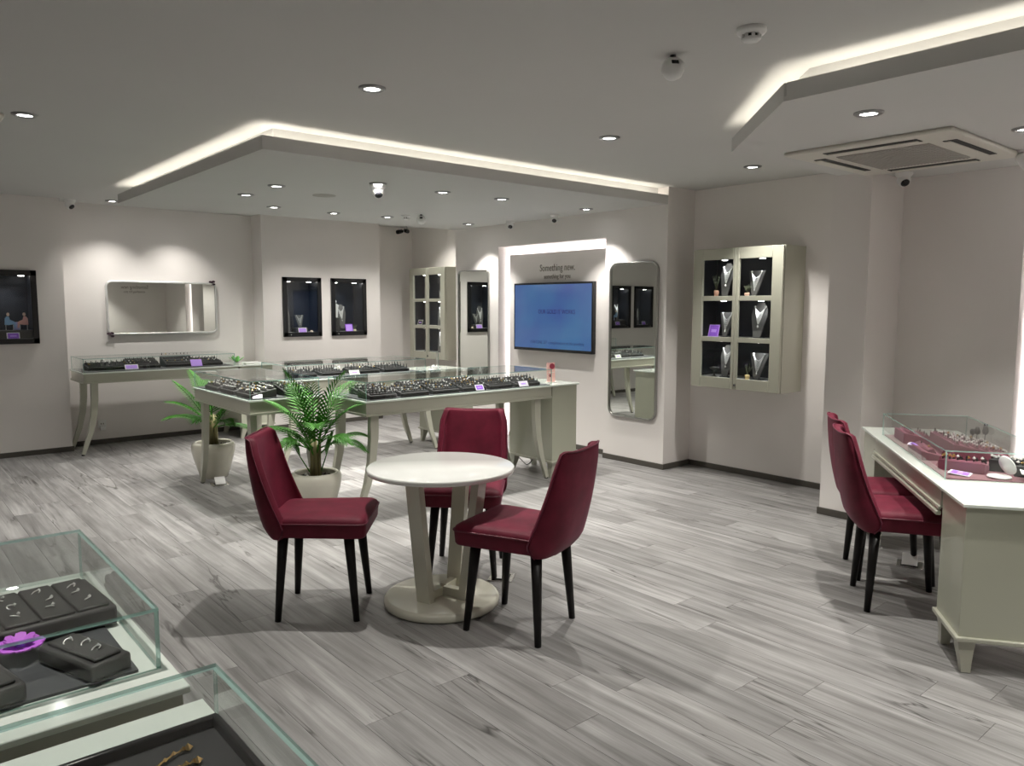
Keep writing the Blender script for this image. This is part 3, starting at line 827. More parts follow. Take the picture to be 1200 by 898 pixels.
# ------------------------------------------------------------------ potted palms
def palm(label, loc, seed, fronds, scale=1.0):
    t = thing('potted_palm', label, 'plant', loc, 0, 'palms in cream pots')
    m = MB()
    m.lathe([(0, 0), (.120, 0), (.126, .008), (.150, .08), (.182, .19), (.197, .255), (.200, .295), (.192, .325), (.172, .340), (.160, .338), (.156, .325), (.165, .30), (.160, .285), (0, .285)], 40, M_POT, cap=False)
    m.obj('pot', t)
    m = MB(); m.lathe([(0, .300), (.158, .296)], 32, M_SOIL, cap=False)
    rng = random.Random(seed)
    for k in range(26):
        a = rng.uniform(0, 6.28); r = rng.uniform(.03, .14)
        m.octa((r * math.cos(a), r * math.sin(a), .302), rng.uniform(.008, .016), M_SOIL if k % 3 else M_WHITE)
    m.obj('soil', t)
    m = MB()
    for k in range(6):
        a = k * 1.05 + rng.uniform(-.2, .2)
        m.tube([(.03 * math.cos(a), .03 * math.sin(a), .29), (.028 * math.cos(a), .028 * math.sin(a), .42), (.04 * math.cos(a), .04 * math.sin(a), .60)], [.021, .017, .010], M_STALK, n=7)
    m.obj('stem', t)
    for (az, el, ln, droop) in fronds:
        az = R(az) ; el = R(el)
        m = MB()
        n = 20
        ln_ = ln * 1.14
        pts = []
        z0 = .47 + .12 * rng.random() if ln > .31 else .31
        p = Vector((.030 * math.cos(az), .030 * math.sin(az), z0))
        d = el
        step = ln_ / n
        for k in range(n + 1):
            pts.append(p.copy())
            s = k / n
            dd = d - droop * s ** 1.6
            p = p + Vector((math.cos(az) * math.cos(dd), math.sin(az) * math.cos(dd), math.sin(dd))) * step
        m.tube(pts, [.0065 * (1 - .75 * k / n) for k in range(n + 1)], M_STALK if False else M_FROND, n=5)
        for k in range(4 if ln > .31 else 10, n + 1):
            for sub in (0,):
                if k == n and sub: continue
                c = pts[k].lerp(pts[min(k + 1, n)], sub)
                tdir = (pts[min(k + 1, n)] - pts[k - 1]).normalized()
                side = tdir.cross(Vector((0, 0, 1)))
                side = side.normalized() if side.length > .05 else Vector((-math.sin(az), math.cos(az), 0))
                nrm = side.cross(tdir).normalized()
                s = (k + sub) / n
                ll = .185 * scale * math.sin(max(.05, min(1, (s - .12) / .88)) * math.pi * .72 + .62) + .015
                for sg in (-1, 1):
                    fwd = tdir * (.62 + .4 * s) + side * sg * (1.0 - .4 * s) + nrm * .12
                    fwd.normalize()
                    w = tdir * .0100
                    mid = c + fwd * ll * .5 + Vector((0, 0, -.004))
                    tip = c + fwd * ll + Vector((0, 0, -.22 * ll))
                    lift = nrm * .003
                    f1 = m.poly([c - w * .5, mid - w + lift, mid + w - lift, c + w * .5], M_FROND)
                    f2 = m.poly([mid - w + lift, tip, mid + w - lift], M_FROND)
        o = m.obj('frond', t)
    return t
view = 230.0   # azimuth that points from the plants to the room's entrance side
fr1 = [(view + 10, 80, .52, .6), (view - 50, 84, .62, .55), (view + 70, 80, .56, .6), (view - 20, 66, .48, .9), (view + 40, 68, .46, .9), (view - 80, 66, .46, .8), (view + 90, 62, .44, .9),
       (view - 95, 48, .38, 1.1), (view + 95, 44, .36, 1.1), (view + 15, 50, .40, 1.2), (view - 55, 52, .40, 1.2), (view + 140, 68, .50, .8), (view - 140, 66, .50, .8),
       (view - 85, 22, .33, 1.2), (view + 85, 24, .33, 1.2), (view - 20, 36, .34, 1.2), (view + 50, 36, .34, 1.2), (view - 88, 58, .30, -.1), (view + 88, 70, .30, -.1)]
palm('palm in a cream pot before the long counter, behind the left chair', (2.70, 5.56, 0), 3, fr1)
fr2 = [(view - 85, 62, .46, .4), (view - 70, 48, .38, .8), (view - 105, 74, .42, .4), (view + 20, 66, .40, .9), (view + 70, 58, .36, .9), (view + 90, 40, .34, 1.1),
       (view - 60, 34, .36, 1.0), (view + 120, 66, .40, .8), (view - 150, 66, .40, .8), (view - 95, 26, .35, .9), (view, 36, .35, 1.1), (view + 45, 34, .35, 1.1), (view + 95, 14, .33, 1.2)]
palm('palm in a cream pot at the far end of the short counter', (2.55, 7.42, 0), 11, fr2, .85)

# ------------------------------------------------------------------ wall display boxes in black frames
def bust(label, loc, rz, h, w=None, style='tall', parent_group='necklace busts', body=M_NAVY, neck=M_SILVER):
    """necklace display bust: a tapered board with a bib of jewels"""
    t = thing('necklace_bust', label, 'bust', loc, rz, parent_group)
    w = w or h * .42
    m = MB()
    lean = Matrix.Rotation(R(-12), 4, 'X')
    T = lean @ Matrix.Rotation(R(90), 4, 'X')
    if style == 'tall':
        pts = [(-w * .18, 0), (w * .18, 0), (w * .46, h * .62), (w * .42, h * .80), (w * .16, h * .97), (-w * .16, h * .97), (-w * .42, h * .80), (-w * .46, h * .62)]
    else:
        pts = [(-w * .12, 0), (w * .12, 0), (w * .5, h), (-w * .5, h)]
    m.prism(pts, -.006, .006, mat('grey_bust', (.10, .098, .095), .5), mtx=T)
    m.box(-w * .3, w * .3, -.01, .05, 0, .008, body)
    m.obj('bust_board', t)
    m = MB()
    lo, hi = (.40, .86) if style == 'tall' else (.30, .96)
    for row in range(6):
        f = row / 5
        for k in range(17):
            s = -1 + 2 * k / 16
            ww = w * (.34 - .07 * f)
            zz = h * (hi - (hi - lo) * (1 - abs(s) ** 1.5) * (.40 + .12 * row))
            p = T @ Vector((s * ww, zz, .011))
            m.octa(p, h * .021, neck, h=h * .028)
    p = T @ Vector((0, h * lo * .8, .011)); m.octa(p, h * .035, neck, h=h * .05)
    m.obj('necklace', t, kind='stuff')
    return t
def standee(label, loc, rz, h):
    """flat printed figure cut-outs on a foot"""
    t = thing('printed_cutout', label, 'cutout', loc, rz)
    T = Matrix.Rotation(R(90), 4, 'X')
    bl, pk, sk, lv = mat('print_blue', (.30, .52, .80), .6), mat('print_pink', (.85, .48, .45), .6), mat('print_skin', (.80, .60, .50), .6), mat('print_lavender', (.50, .48, .85), .6)
    def body(cx, fl_, col):
        m = MB(); g = lambda pts: [(cx + fl_ * x * h, y * h) for x, y in pts]
        m.prism(g([(-.16, .28), (-.14, .62), (-.05, .74), (.06, .72), (.10, .55), (.26, .47), (.34, .42), (.36, .10), (.28, .10), (.25, .30), (.02, .26)]), -.003, .003, col, mtx=T)
        m.obj('printed_figure', t)
        m = MB(); m.prism([(cx + fl_ * .02 * h + .075 * h * math.cos(a * .785), .84 * h + .10 * h * math.sin(a * .785)) for a in range(8)], -.003, .003, sk, mtx=T); m.obj('printed_head', t)
        m = MB()
        for q in (-.12, .22): m.prism(g([(q, 0), (q + .03, 0), (q + .03, .28), (q, .28)]), -.002, .002, M_WHITE, mtx=T)
        m.obj('printed_seat', t)
    body(-.36 * h, 1, bl); body(.42 * h, -1, pk)
    m = MB(); m.prism([(-.16 * h, .0), (.2 * h, .0), (.14 * h, .44 * h), (-.08 * h, .42 * h)], -.004, -.001, lv, mtx=T); m.obj('printed_table', t)
    return t
def wall_case(label, a, plane):
    t = thing('display_case', label, 'display case', ((a[0] + a[1]) / 2, plane, FZ0), 0, 'black framed display cases in the walls')
    w, h, d = a[1] - a[0], FZ1 - FZ0, .265
    f = .058
    m = MB()
    m.box(-w / 2, -w / 2 + f, -.03, .004, 0, h, M_BLACK, bevel=.003, seg=1); m.box(w / 2 - f, w / 2, -.03, .004, 0, h, M_BLACK, bevel=.003, seg=1)
    m.box(-w / 2, w / 2, -.03, .004, h - f, h, M_BLACK, bevel=.003, seg=1); m.box(-w / 2, w / 2, -.03, .004, 0, f, M_BLACK, bevel=.003, seg=1)
    m.obj('frame', t)
    i = f - .012
    m = MB()
    m.box(-w / 2 + i, w / 2 - i, d - .01, d, i, h - i, M_NAVY); m.box(-w / 2 + i, -w / 2 + i + .006, .005, d, i, h - i, M_NAVY)
    m.box(w / 2 - i - .006, w / 2 - i, .005, d, i, h - i, M_NAVY); m.box(-w / 2 + i, w / 2 - i, .005, d, h - i - .006, h - i, M_NAVY)
    m.box(-w / 2 + i, w / 2 - i, .005, d, i, i + .010, mat('case_floor_grey', (.30, .30, .29), .4)); m.obj('lining', t)
    MB().pane(-w / 2 + f - .01, w / 2 - f + .01, -.016, -.010, f - .01, h - f + .01, 'y').obj('glass_pane', t)
    for sx in (-.5, .5):
        m = MB(); m.lathe([(0, 0), (.028, 0), (.030, .006), (0, .006)], 16, M_LENS, Matrix.Translation((sx * w * .55, .10, h - i - .014)), cap=False); m.obj('lamp', t)
    light_child(t, 'SPOT', (0, .09, h - i - .02), 5.0, (.92, .95, 1.0), size=R(120), blend=.8, rad=.05)
    m = MB(); m.lathe([(.009, 0), (.011, .004), (.006, .010)], 10, M_CHROME, Matrix.Translation((-w / 2 + f * 1.6, -.032, f * .5)) @ Matrix.Rotation(R(90), 4, 'X')); m.obj('lock', t)
    return t
wall_case('black framed display case at the left picture edge with printed figures', FR_A[0], YA)
wall_case('black framed display case outside the left edge, seen in the tall mirror', FR_A[1], YA)
wall_case('left black framed display case on the pier behind the counters', FR_C[0], YC_)
wall_case('right black framed display case on the pier behind the counters', FR_C[1], YC_)
zf = FZ0 + .048
standee('printed cut-out of two seated figures in blue and pink', (1.33, YA + .10, zf + .10), 0, .20)
o = MB(); o.box(-.17, .17, -.08, .08, 0, .098, M_TRAYG, bevel=.004, seg=1); o = o.obj('plinth_block'); o.location = (1.33, YA + .12, zf)
tag(o, 'dark block carrying the printed two figure cut-out', 'block')
slab_tray('ring_pad_tray', 'grey stepped tray beside the printed figures in the left wall case', (1.10, YA + .13, zf), 0, .13, .16, .10, 2, 21)
price_card('purple card at the foot of the left edge wall case', (1.29, YA + .022, zf + .001), 0, w=.12, h=.075, lean=1.3)
bust('tall necklace bust in the left edge wall case, seen in mirror', (1.10, YA + .20, zf + .11), 0, .32)
bust('tall necklace bust in the wall case seen only in the tall mirror', (.60, YA + .12, zf), 0, .36)
price_card('purple card in the wall case seen only in the tall mirror', (.52, YA + .04, zf + .001), 0, w=.11, h=.07, lean=1.3)
x0 = FR_C[0][0]
bust('triangular necklace bust in the left case on the pier', (x0 + .285, YC_ + .10, zf + .07), 0, .17, w=.13, style='tri')
o = MB(); o.box(-.09, .09, -.07, .07, 0, .068, M_TRAYG, bevel=.004, seg=1); o = o.obj('plinth_block'); o.location = (x0 + .285, YC_ + .12, zf); tag(o, 'dark block under the triangular bust in the pier case', 'block')
bust('slim grey necklace bust at the left side of the left pier case', (x0 + .145, YC_ + .16, zf), R(15), .38, w=.12)
price_card('lilac card in the left case on the pier', (x0 + .285, YC_ + .022, zf + .001), 0, w=.12, h=.07, lean=1.3, ink=M_PURPLE2)
o = MB(); o.lathe([(0, 0), (.022, 0), (.024, .018), (.012, .030), (0, .032)], 12, mat('ring_box_cream', (.75, .62, .5), .5), cap=False); o = o.obj('ring_box'); o.location = (x0 + .42, YC_ + .04, zf); tag(o, 'small cream ring box beside the lilac card in the pier case', 'box')
x0 = FR_C[1][0]
bust('tall silver necklace bust in the right case on the pier', (x0 + .235, YC_ + .12, zf + .04), 0, .36, w=.16)
t = thing('mannequin_cutout', 'white figure cut-out at the left side of the right pier case', 'cutout', (x0 + .125, YC_ + .12, zf + .20), 0)
T = Matrix.Rotation(R(90), 4, 'X')
m = MB(); m.prism([(-.035, 0), (.035, 0), (.045, .13), (.055, .17), (.02, .195), (-.02, .195), (-.05, .17), (-.04, .1)], -.004, .004, M_WHITE, mtx=T); m.obj('printed_figure', t)
m = MB(); m.lathe([(0, 0), (.016, .006), (.021, .022), (.014, .042), (0, .046)], 12, M_WHITE, Matrix.Translation((0, 0, .197)), cap=False); m.obj('printed_head', t)
o = MB(); o.box(-.05, .05, -.05, .05, 0, .198, M_TRAYG, bevel=.004, seg=1); o = o.obj('plinth_block'); o.location = (x0 + .125, YC_ + .13, zf); tag(o, 'dark tall block under the white figure in the pier case', 'block')
price_card('purple square card in the right case on the pier', (x0 + .295, YC_ + .03, zf + .001), 0, w=.115, h=.11, lean=1.3, ink=M_PURPLE2, body=M_PURPLE)
def twig_pot(label, loc, h, pot=(.70, .45, .30), dark=True):
    t = thing('twig_pot', label, 'plant', loc, 0, 'small twig pots in the displays')
    m = MB(); m.lathe([(0, 0), (.018, 0), (.024, h * .25), (.018, h * .32), (0, h * .32)], 12, mat('pot_%d' % int(pot[0] * 100), pot, .5), cap=False); m.obj('pot', t)
    m = MB(); rng = random.Random(int(h * 1000))
    tw = mat('twig_dark', (.07, .085, .045), .7)
    for k in range(7):
        a = k * .9; r = h * rng.uniform(.12, .30)
        e = Vector((r * math.cos(a), r * math.sin(a), h * rng.uniform(.75, 1.0)))
        m.tube([(0, 0, h * .28), e * .55 + Vector((0, 0, h * .12)), e], [.0022, .0016, .0008], tw, n=4)
        for q in (.6, .8, 1.0): m.octa(e * q + Vector((0, 0, h * .28 * (1 - q))), .006, tw, h=.011)
    m.obj('twigs', t)
    return t
twig_pot('tiny cream pot with sprigs in the right pier case', (x0 + .385, YC_ + .05, zf), .11, pot=(.72, .66, .45))

# ------------------------------------------------------------------ glazed wall cabinets
def wall_cabinet(label, loc, W, H, D):
    """local: front faces -y, x to the viewer's right when facing it; origin bottom left of the front"""
    t = thing('wall_cabinet', label, 'cabinet', loc, R(-90), 'cream glazed wall cabinets')
    k = .02
    m = MB()
    m.box(0, k, .03, D, 0, H, M_LACQ); m.box(W - k, W, .03, D, 0, H, M_LACQ); m.box(k, W - k, .03, D, 0, k, M_LACQ); m.box(k, W - k, .03, D, H - k, H, M_LACQ)
    m.obj('carcass', t)
    m = MB(); m.box(k, W - k, D - .014, D - .004, k, H - k, M_NAVY); m.box(k, k + .004, .032, D, k, H - k, M_NAVY); m.box(W - k - .004, W - k, .032, D, k, H - k, M_NAVY); m.obj('lining', t)
    f = .105
    # two doors: outer rails plus glazing bars
    for x0, x1, hs in ((.004, W / 2 - .002, 1), (W / 2 + .002, W - .004, -1)):
        m = MB()
        fl_ = f if hs > 0 else .03; fr_ = .03 if hs > 0 else f
        m.box(x0, x0 + fl_, 0, .03, 0.004, H - .004, M_LACQ, bevel=.003, seg=1); m.box(x1 - fr_, x1, 0, .03, 0.004, H - .004, M_LACQ, bevel=.003, seg=1)
        m.box(x0 + fl_, x1 - fr_, 0, .03, .004, f, M_LACQ, bevel=.003, seg=1); m.box(x0 + fl_, x1 - fr_, 0, .03, H - f, H - .004, M_LACQ, bevel=.003, seg=1)
        dr = m.obj('door', t)
        ih = (H - 2 * f - 2 * .045) / 3
        for q in (1, 2):
            zz = f + q * ih + (q - 1) * .045
            m = MB(); m.box(x0 + fl_, x1 - fr_, .004, .028, zz, zz + .045, M_LACQ, bevel=.003, seg=1); m.obj('glazing_bar', dr)
        for q in range(3):
            zz = f + q * (ih + .045)
            MB().pane(x0 + fl_ - .004, x1 - fr_ + .004, .012, .017, zz - .004, zz + ih + .004, 'y').obj('glass_pane', dr)
    m = MB(); m.lathe([(.010, 0), (.012, .005), (.007, .012)], 10, M_STEEL, Matrix.Translation((W / 2 + .02, 0, f * .42)) @ Matrix.Rotation(R(90), 4, 'X')); m.obj('lock', t)
    ih = (H - 2 * f - 2 * .045) / 3
    for q in range(3):
        zz = f + q * (ih + .045) - .006
        m = MB(); m.box(k, W - k, .034, D - .014, zz - .014, zz, mat('cabinet_shelf_white', (.70, .70, .68), .3)); m.obj('shelf', t)
        zt = f + q * (ih + .045) + ih + .004
        for sx in (.30, .72):
            m = MB(); m.lathe([(0, 0), (.024, 0), (.026, .006), (0, .006)], 14, M_LENS, Matrix.Translation((W * sx, .10, zt - .008)), cap=False); m.obj('lamp', t)
            light_child(t, 'SPOT', (W * sx, .10, zt - .012), 1.8, (.95, .97, 1.0), size=R(110), blend=.8, rad=.03)
    m = MB()
    for q in range(2): m.box(k, W - k, .034, D - .014, f + (q + 1) * (ih + .045) - .020 - .0, f + (q + 1) * (ih + .045) - .020 + .0005, M_NAVY)
    m.obj('shelf_lining', t)
    return t, f, ih
CW, CH, CD = .947, 1.308, .37
c1t, cf, cih = wall_cabinet('cream glazed wall cabinet of necklaces right of the tall mirror', (XG - CD, 4.567, .871), CW, CH, CD)
def cabpos(t, x, y, shelf): return world_of(t, x, y, t.location.z + cf + shelf * (cih + .045) - .006)
for (x, sh, st, h, w, lb) in [(.345, 2, 'tall', .33, .15, 'tall necklace bust, top left compartment of the near wall cabinet'), (.66, 2, 'tri', .24, .17, 'triangular necklace bust, top right compartment of the near wall cabinet'),
                              (.36, 1, 'tri', .24, .16, 'triangular necklace bust, middle left compartment of the near wall cabinet'), (.70, 1, 'tall', .34, .18, 'tall necklace bust, middle right compartment of the near wall cabinet'),
                              (.37, 0, 'tall', .32, .15, 'tall necklace bust, bottom left compartment of the near wall cabinet'), (.71, 0, 'tri', .25, .19, 'triangular necklace bust, bottom right compartment of the near wall cabinet')]:
    bust(lb, cabpos(c1t, x - .055, .10, sh), R(-90), h, w, st)
price_card('purple card, middle left compartment of the near wall cabinet', cabpos(c1t, .195, .07, 1), R(-90), w=.115, h=.12, lean=1.3, body=M_PURPLE2)
twig_pot('twig pot, top left compartment of the near wall cabinet', cabpos(c1t, .20, .10, 2), .19, pot=(.75, .42, .30))
twig_pot('twig pot, top right compartment of the near wall cabinet', cabpos(c1t, .545, .08, 2), .11, pot=(.76, .50, .38))
twig_pot('twig pot, bottom right compartment of the near wall cabinet', cabpos(c1t, .575, .08, 0), .14, pot=(.74, .58, .28))
o = MB(); o.lathe([(0, 0), (.03, 0), (.01, .012), (.008, .06), (.04, .075), (.045, .09), (0, .10)], 14, M_TRAYG, cap=False); o = o.obj('ring_pedestal'); o.location = cabpos(c1t, .20, .10, 0); tag(o, 'grey mushroom pedestal, bottom left compartment of the near wall cabinet', 'pedestal')
c2t, _, _ = wall_cabinet('far cream glazed wall cabinet beside the far mirror', (XG - .265, 9.72, .872), .90, CH, .265)
for (x, sh, st, h, w, lb) in [(.375, 2, 'tall', .26, .13, 'slim bust, top left compartment of the far wall cabinet'), (.72, 1, 'tall', .30, .16, 'tall bust, middle right compartment of the far wall cabinet'),
                              (.375, 0, 'tall', .26, .12, 'slim bust, bottom left compartment of the far wall cabinet'), (.72, 0, 'tall', .33, .18, 'tall bust, bottom right compartment of the far wall cabinet'),
                              (.74, 2, 'tri', .12, .10, 'little bust, top right compartment of the far wall cabinet')]:
    bust(lb, cabpos(c2t, x - .07, .08, sh), R(-90), h, w, st)
price_card('white card, middle left compartment of the far wall cabinet', cabpos(c2t, .18, .06, 1), R(-90), w=.12, h=.08, lean=1.3, body=M_WHITE, ink=M_BLACK)

# ------------------------------------------------------------------ mirrors
def mirror(label, loc, rz, W, H, r, fr=.018, n=8, fm=None):
    """local: faces -y, x across, z up from the lower left corner"""
    t = thing('wall_mirror', label, 'mirror', loc, rz, 'rounded wall mirrors')
    def rr(ins, y):
        pts = []
        q = max(.004, r - ins)
        for cx, cz, a0 in ((W - r, r, -90), (W - r, H - r, 0), (r, H - r, 90), (r, r, 180)):
            for k in range(n + 1):
                a = R(a0 + 90 * k / n); pts.append((cx + q * math.cos(a), y, cz + q * math.sin(a)))
        return pts
    m = MB()
    m.grid([rr(0, 0), rr(0, -.022), rr(.004, -.028), rr(fr - .004, -.028), rr(fr, -.022), rr(fr, -.006)], fm or M_FRAME, closed_u=True)
    m.obj('frame', t)
    m = MB(); p = rr(fr - .002, -.010); q = rr(fr - .002, -.003)
    m.poly(p, M_MIRROR); V = m.grid([p, q], M_MIRROR, closed_u=True, smooth=False); m.poly(q[::-1], M_FRAME)
    bmesh.ops.remove_doubles(m.bm, verts=m.bm.verts[:], dist=1e-6)
    m.obj('mirror_glass', t)
    return t
mirror('tall rounded mirror on the wall right of the television', (XT, 5.578, .478), R(-90), .648, 1.615, .10)
mirror('tall rounded mirror on the wall left of the lit niche', (XT, 8.268, .478), R(-90), .648, 1.615, .05, fr=.014)
t = mirror('wide rounded mirror hanging above the back wall counter', (2.262, YB, 1.283), 0, 1.295, .645, .075, fr=.024, fm=mat('pale_silver_frame', (.74, .74, .73), .32, metal=.5))
for sx, sz, lb in ((1.235, .64, 'upper'), (.03, .01, 'lower')):
    m = MB()
    for k, (dx, dz, rr_) in enumerate([(-.02, .010, .020), (.018, .014, .022), (.022, -.02, .020), (0, 0, .012)]):
        m.prism([(dx + rr_ * math.cos(a * .785), dz + rr_ * .7 * math.sin(a * .785)) for a in range(8)], .030, .036 + k * .001, mat('dark_bow', (.045, .02, .035), .6), mtx=Matrix.Translation((sx, 0, sz)) @ Matrix.Rotation(R(90), 4, 'X'))
    o = m.obj('corner_bow', t, label='small dark bow on the mirror corner')

# ------------------------------------------------------------------ television and lettering
t = thing('television', 'large wall television showing a blue screen in the lit niche', 'television', (6.25, 7.245, 1.106), R(-90))
TW, TH = 1.338, .806
m = MB(); m.box(0, TW, -.055, -.006, 0, TH, M_BLACK, bevel=.004, seg=1); m.box(TW * .3, TW * .7, -.008, 0, TH * .3, TH * .7, M_STEEL); m.obj('casing', t)
def screen_mat():
    m = bpy.data.materials.new('blue_screen'); m.use_nodes = True; nt = m.node_tree; p = _pr(m)
    tc = nt.nodes.new('ShaderNodeTexCoord'); n = nt.nodes.new('ShaderNodeTexNoise'); n.inputs['Scale'].default_value = 1.6; n.inputs['Detail'].default_value = 2
    r = nt.nodes.new('ShaderNodeValToRGB'); e = r.color_ramp.elements
    e[0].position = .35; e[0].color = (.052, .098, .300, 1); e[1].position = .65; e[1].color = (.060, .160, .335, 1)
    nt.links.new(tc.outputs['Object'], n.inputs['Vector']); nt.links.new(n.outputs['Fac'], r.inputs['Fac'])
    nt.links.new(r.outputs[0], p.inputs['Emission Color']); p.inputs['Emission Strength'].default_value = .80
    p.inputs['Base Color'].default_value = (.01, .012, .02, 1); p.inputs['Roughness'].default_value = .12
    return m
m = MB(); m.box(.022, TW - .022, -.0565, -.054, .034, TH - .022, screen_mat()); m.obj('screen', t)
M_SCT = mat('screen_text_indigo', (.02, .02, .05), .4, emit=(.018, .012, .13), estr=.7)
M_SCT2 = mat('screen_text_navy', (.02, .02, .05), .4, emit=(.012, .035, .13), estr=.8)
e = bpy.data.objects.new('screen_print', None); COL.objects.link(e); e.parent = t; e.location = (0, -.058, 0); e.rotation_euler = (R(90), 0, 0)
text('OUR GOLD IT WORKS', .072, e, (.755, .465, 0), M_SCT, sx=.84)
text('CHATLINE 237 - complimentary to the jewellery', .052, e, (.76, .105, 0), M_SCT2, sx=.86)
def wall_words(label, loc, rz, mats=M_TXT, k=1.0):
    t = thing('wall_lettering', label, 'lettering', loc, rz)
    e = bpy.data.objects.new('lettering_lines', None); COL.objects.link(e); e.parent = t; e.rotation_euler = (R(90), 0, 0)
    text('Something new.', .115 * k, e, (0, .055 * k, .003), mats, extrude=.0015, sx=.80)
    text('something for you', .075 * k, e, (0, -.045 * k, .003), mats, extrude=.0015, sx=.80)
    return t
wall_words('brown lettering on the wall above the television', (6.25, 6.54, 2.027), R(-90))
wall_words('dark lettering on the front wall, seen mirrored in the wide mirror', (5.55, YS, 2.02), R(180), k=1.15)

# ------------------------------------------------------------------ ceiling fittings
def downlight(label, x, y, z, watts, cone=92, blend=.55, col=COLD, r=.060, rad=.028, tilt=None):
    t = thing('downlight', label, 'light', (x, y, z), 0, 'round recessed downlights')
    m = MB(); m.lathe([(r * .74, -.001), (r * .78, -.012), (r * 1.02, -.012), (r * 1.2, -.006), (r * 1.22, 0)], 24, M_RING, cap=False); m.obj('trim_ring', t)
    m = MB(); m.lathe([(0, -.005), (r * .75, -.005), (r * .75, 0), (0, 0)], 24, M_LENS, cap=False); m.obj('lens', t)
    light_child(t, 'SPOT', (0, 0, -.016), watts, col, size=R(cone), blend=blend, rad=rad, rot=tilt or (0, 0, 0))
    return t
G = W_SPOT
for lb, x, y, w in [('single downlight in the main ceiling above the round table', 2.181, 3.718, G), ('downlight in the main ceiling left of the near island corner', 4.039, 3.718, G),
                    ('downlight in the main ceiling above the near wall cabinet', 5.762, 3.694, G * .6), ('leftmost downlight in the main ceiling', .871, 5.61, G * .58)]:
    downlight(lb, x, y, ZC, w)
for x, y, w, lb in [(2.2, 1.10, G * .55, 'behind the viewer to the right'), (.30, 1.85, G * .6, 'over the lower left counters'), (.87, 7.50, G * .55, 'by the left wall cases'),
                    (-1.0, 5.6, G * .4, 'far left outside view'), (-1.4, 2.5, G * .5, 'at the left wall outside view'), (-.9, 8.4, G * .45, 'in the far left corner')]:
    downlight('downlight of the main ceiling ' + lb, x, y, ZC, w)
for k, (x, y) in enumerate([(2.28, 9.58), (3.04, 9.58)]):
    downlight(['left', 'right'][k] + ' downlight close to the back wall above the wide mirror', x, y, ZC, W_WALL, cone=104, blend=.9)
for k, (x, y) in enumerate([(4.5, 8.85), (5.35, 8.85), (6.10, 8.95)]):
    downlight(['left', 'middle', 'right'][k] + ' downlight hidden behind the large island before the pier', x, y, ZC, W_WALL * (1.1 if k < 2 else .5), cone=120, blend=.8)
isl = [(2.74, 6.24, 'island downlight above the short counter, near one'), (2.75, 6.92, 'island downlight above the short counter, far one'), (3.304, 7.601, 'first island downlight of the rear row from the left'),
       (3.999, 7.663, 'second island downlight of the rear row from the left'), (4.624, 7.594, 'third island downlight of the rear row from the left'), (5.775, 7.61, 'last island downlight of the rear row, by the far mirror'),
       (3.316, 5.583, 'first island downlight of the front row, beside the dome camera'), (3.989, 5.625, 'second island downlight of the front row'), (4.653, 5.62, 'third island downlight of the front row'), (5.785, 5.631, 'last island downlight of the front row, before the television wall')]
for x, y, lb in isl:
    downlight(lb, x, y, ZP, W_ISL * (.62 if x > 5.5 else 1), cone=96)
for x, y, lb, w in [(4.014, 1.91, 'downlight in the near island left of the air conditioner', G * .85), (5.02, 1.50, 'downlight in the near island right of the air conditioner', G * .55),
                    (4.05, .35, 'near island downlight above the desk end outside view', G * .8), (5.4, .20, 'near island downlight in the right corner outside view', G * .5), (4.4, -.9, 'near island downlight beside the front wall', G * .8)]:
    downlight(lb, x, y, ZP, w)

def dome_camera(label, x, y, z, aim, k=1.0):
    t = thing('dome_camera', label, 'camera', (x, y, z), 0, 'white ceiling security cameras')
    m = MB(); m.lathe([(.050 * k, 0), (.052 * k, -.012 * k), (.040 * k, -.028 * k), (.034 * k, -.034 * k), (0, -.034 * k)], 24, M_WHITE, cap=False); m.obj('base', t)
    d = Vector((math.cos(R(aim)) * .75, math.sin(R(aim)) * .75, -.66)).normalized()
    T = Matrix.Translation((0, 0, -.046 * k)) @ d.to_track_quat('Z', 'Y').to_matrix().to_4x4()
    m = MB(); m.lathe([(0, -.040 * k), (.022 * k, -.034 * k), (.038 * k, -.012 * k), (.040 * k, .006 * k), (.034 * k, .026 * k), (.028 * k, .032 * k), (0, .032 * k)], 20, M_WHITE, T, cap=False); b = m.obj('ball', t)
    m = MB(); m.lathe([(0, .040 * k), (.014 * k, .039 * k), (.025 * k, .034 * k), (.027 * k, .028 * k)], 16, M_LENSB, T, cap=False); m.obj('lens', b)
    return t
dome_camera('left of two dome cameras beside the lit niche', 5.97, 7.05, ZP, 225)
dome_camera('right of two dome cameras beside the lit niche', 5.90, 6.22, ZP, 215)
dome_camera('dome camera hanging below the front row of island downlights', 3.36, 5.66, ZP, 250, 1.25)
dome_camera('dome camera beside the column above the sales desk', 5.98, 2.56, ZP, 225, 1.2)
dome_camera('dome camera in the far left corner above the wall step', 1.90, 9.80, ZC, 300, 1.2)
for k, (x, y, z) in enumerate([(6.17, 9.80, 2.715), (6.30, 9.82, 2.735)]):
    t = thing('bullet_camera', ['left', 'right'][k] + ' small dark bullet camera in the far recess', 'camera', (x, y, z), R(200 + 60 * k), 'dark bullet cameras')
    m = MB(); m.tube([(0, 0, .02), (0, 0, .065)], .012, M_WHITE, n=8); m.obj('bracket', t)
    m = MB(); m.tube([(-.05, 0, .01), (.05, 0, -.01)], .03, M_LENSB, n=12); m.obj('housing', t)
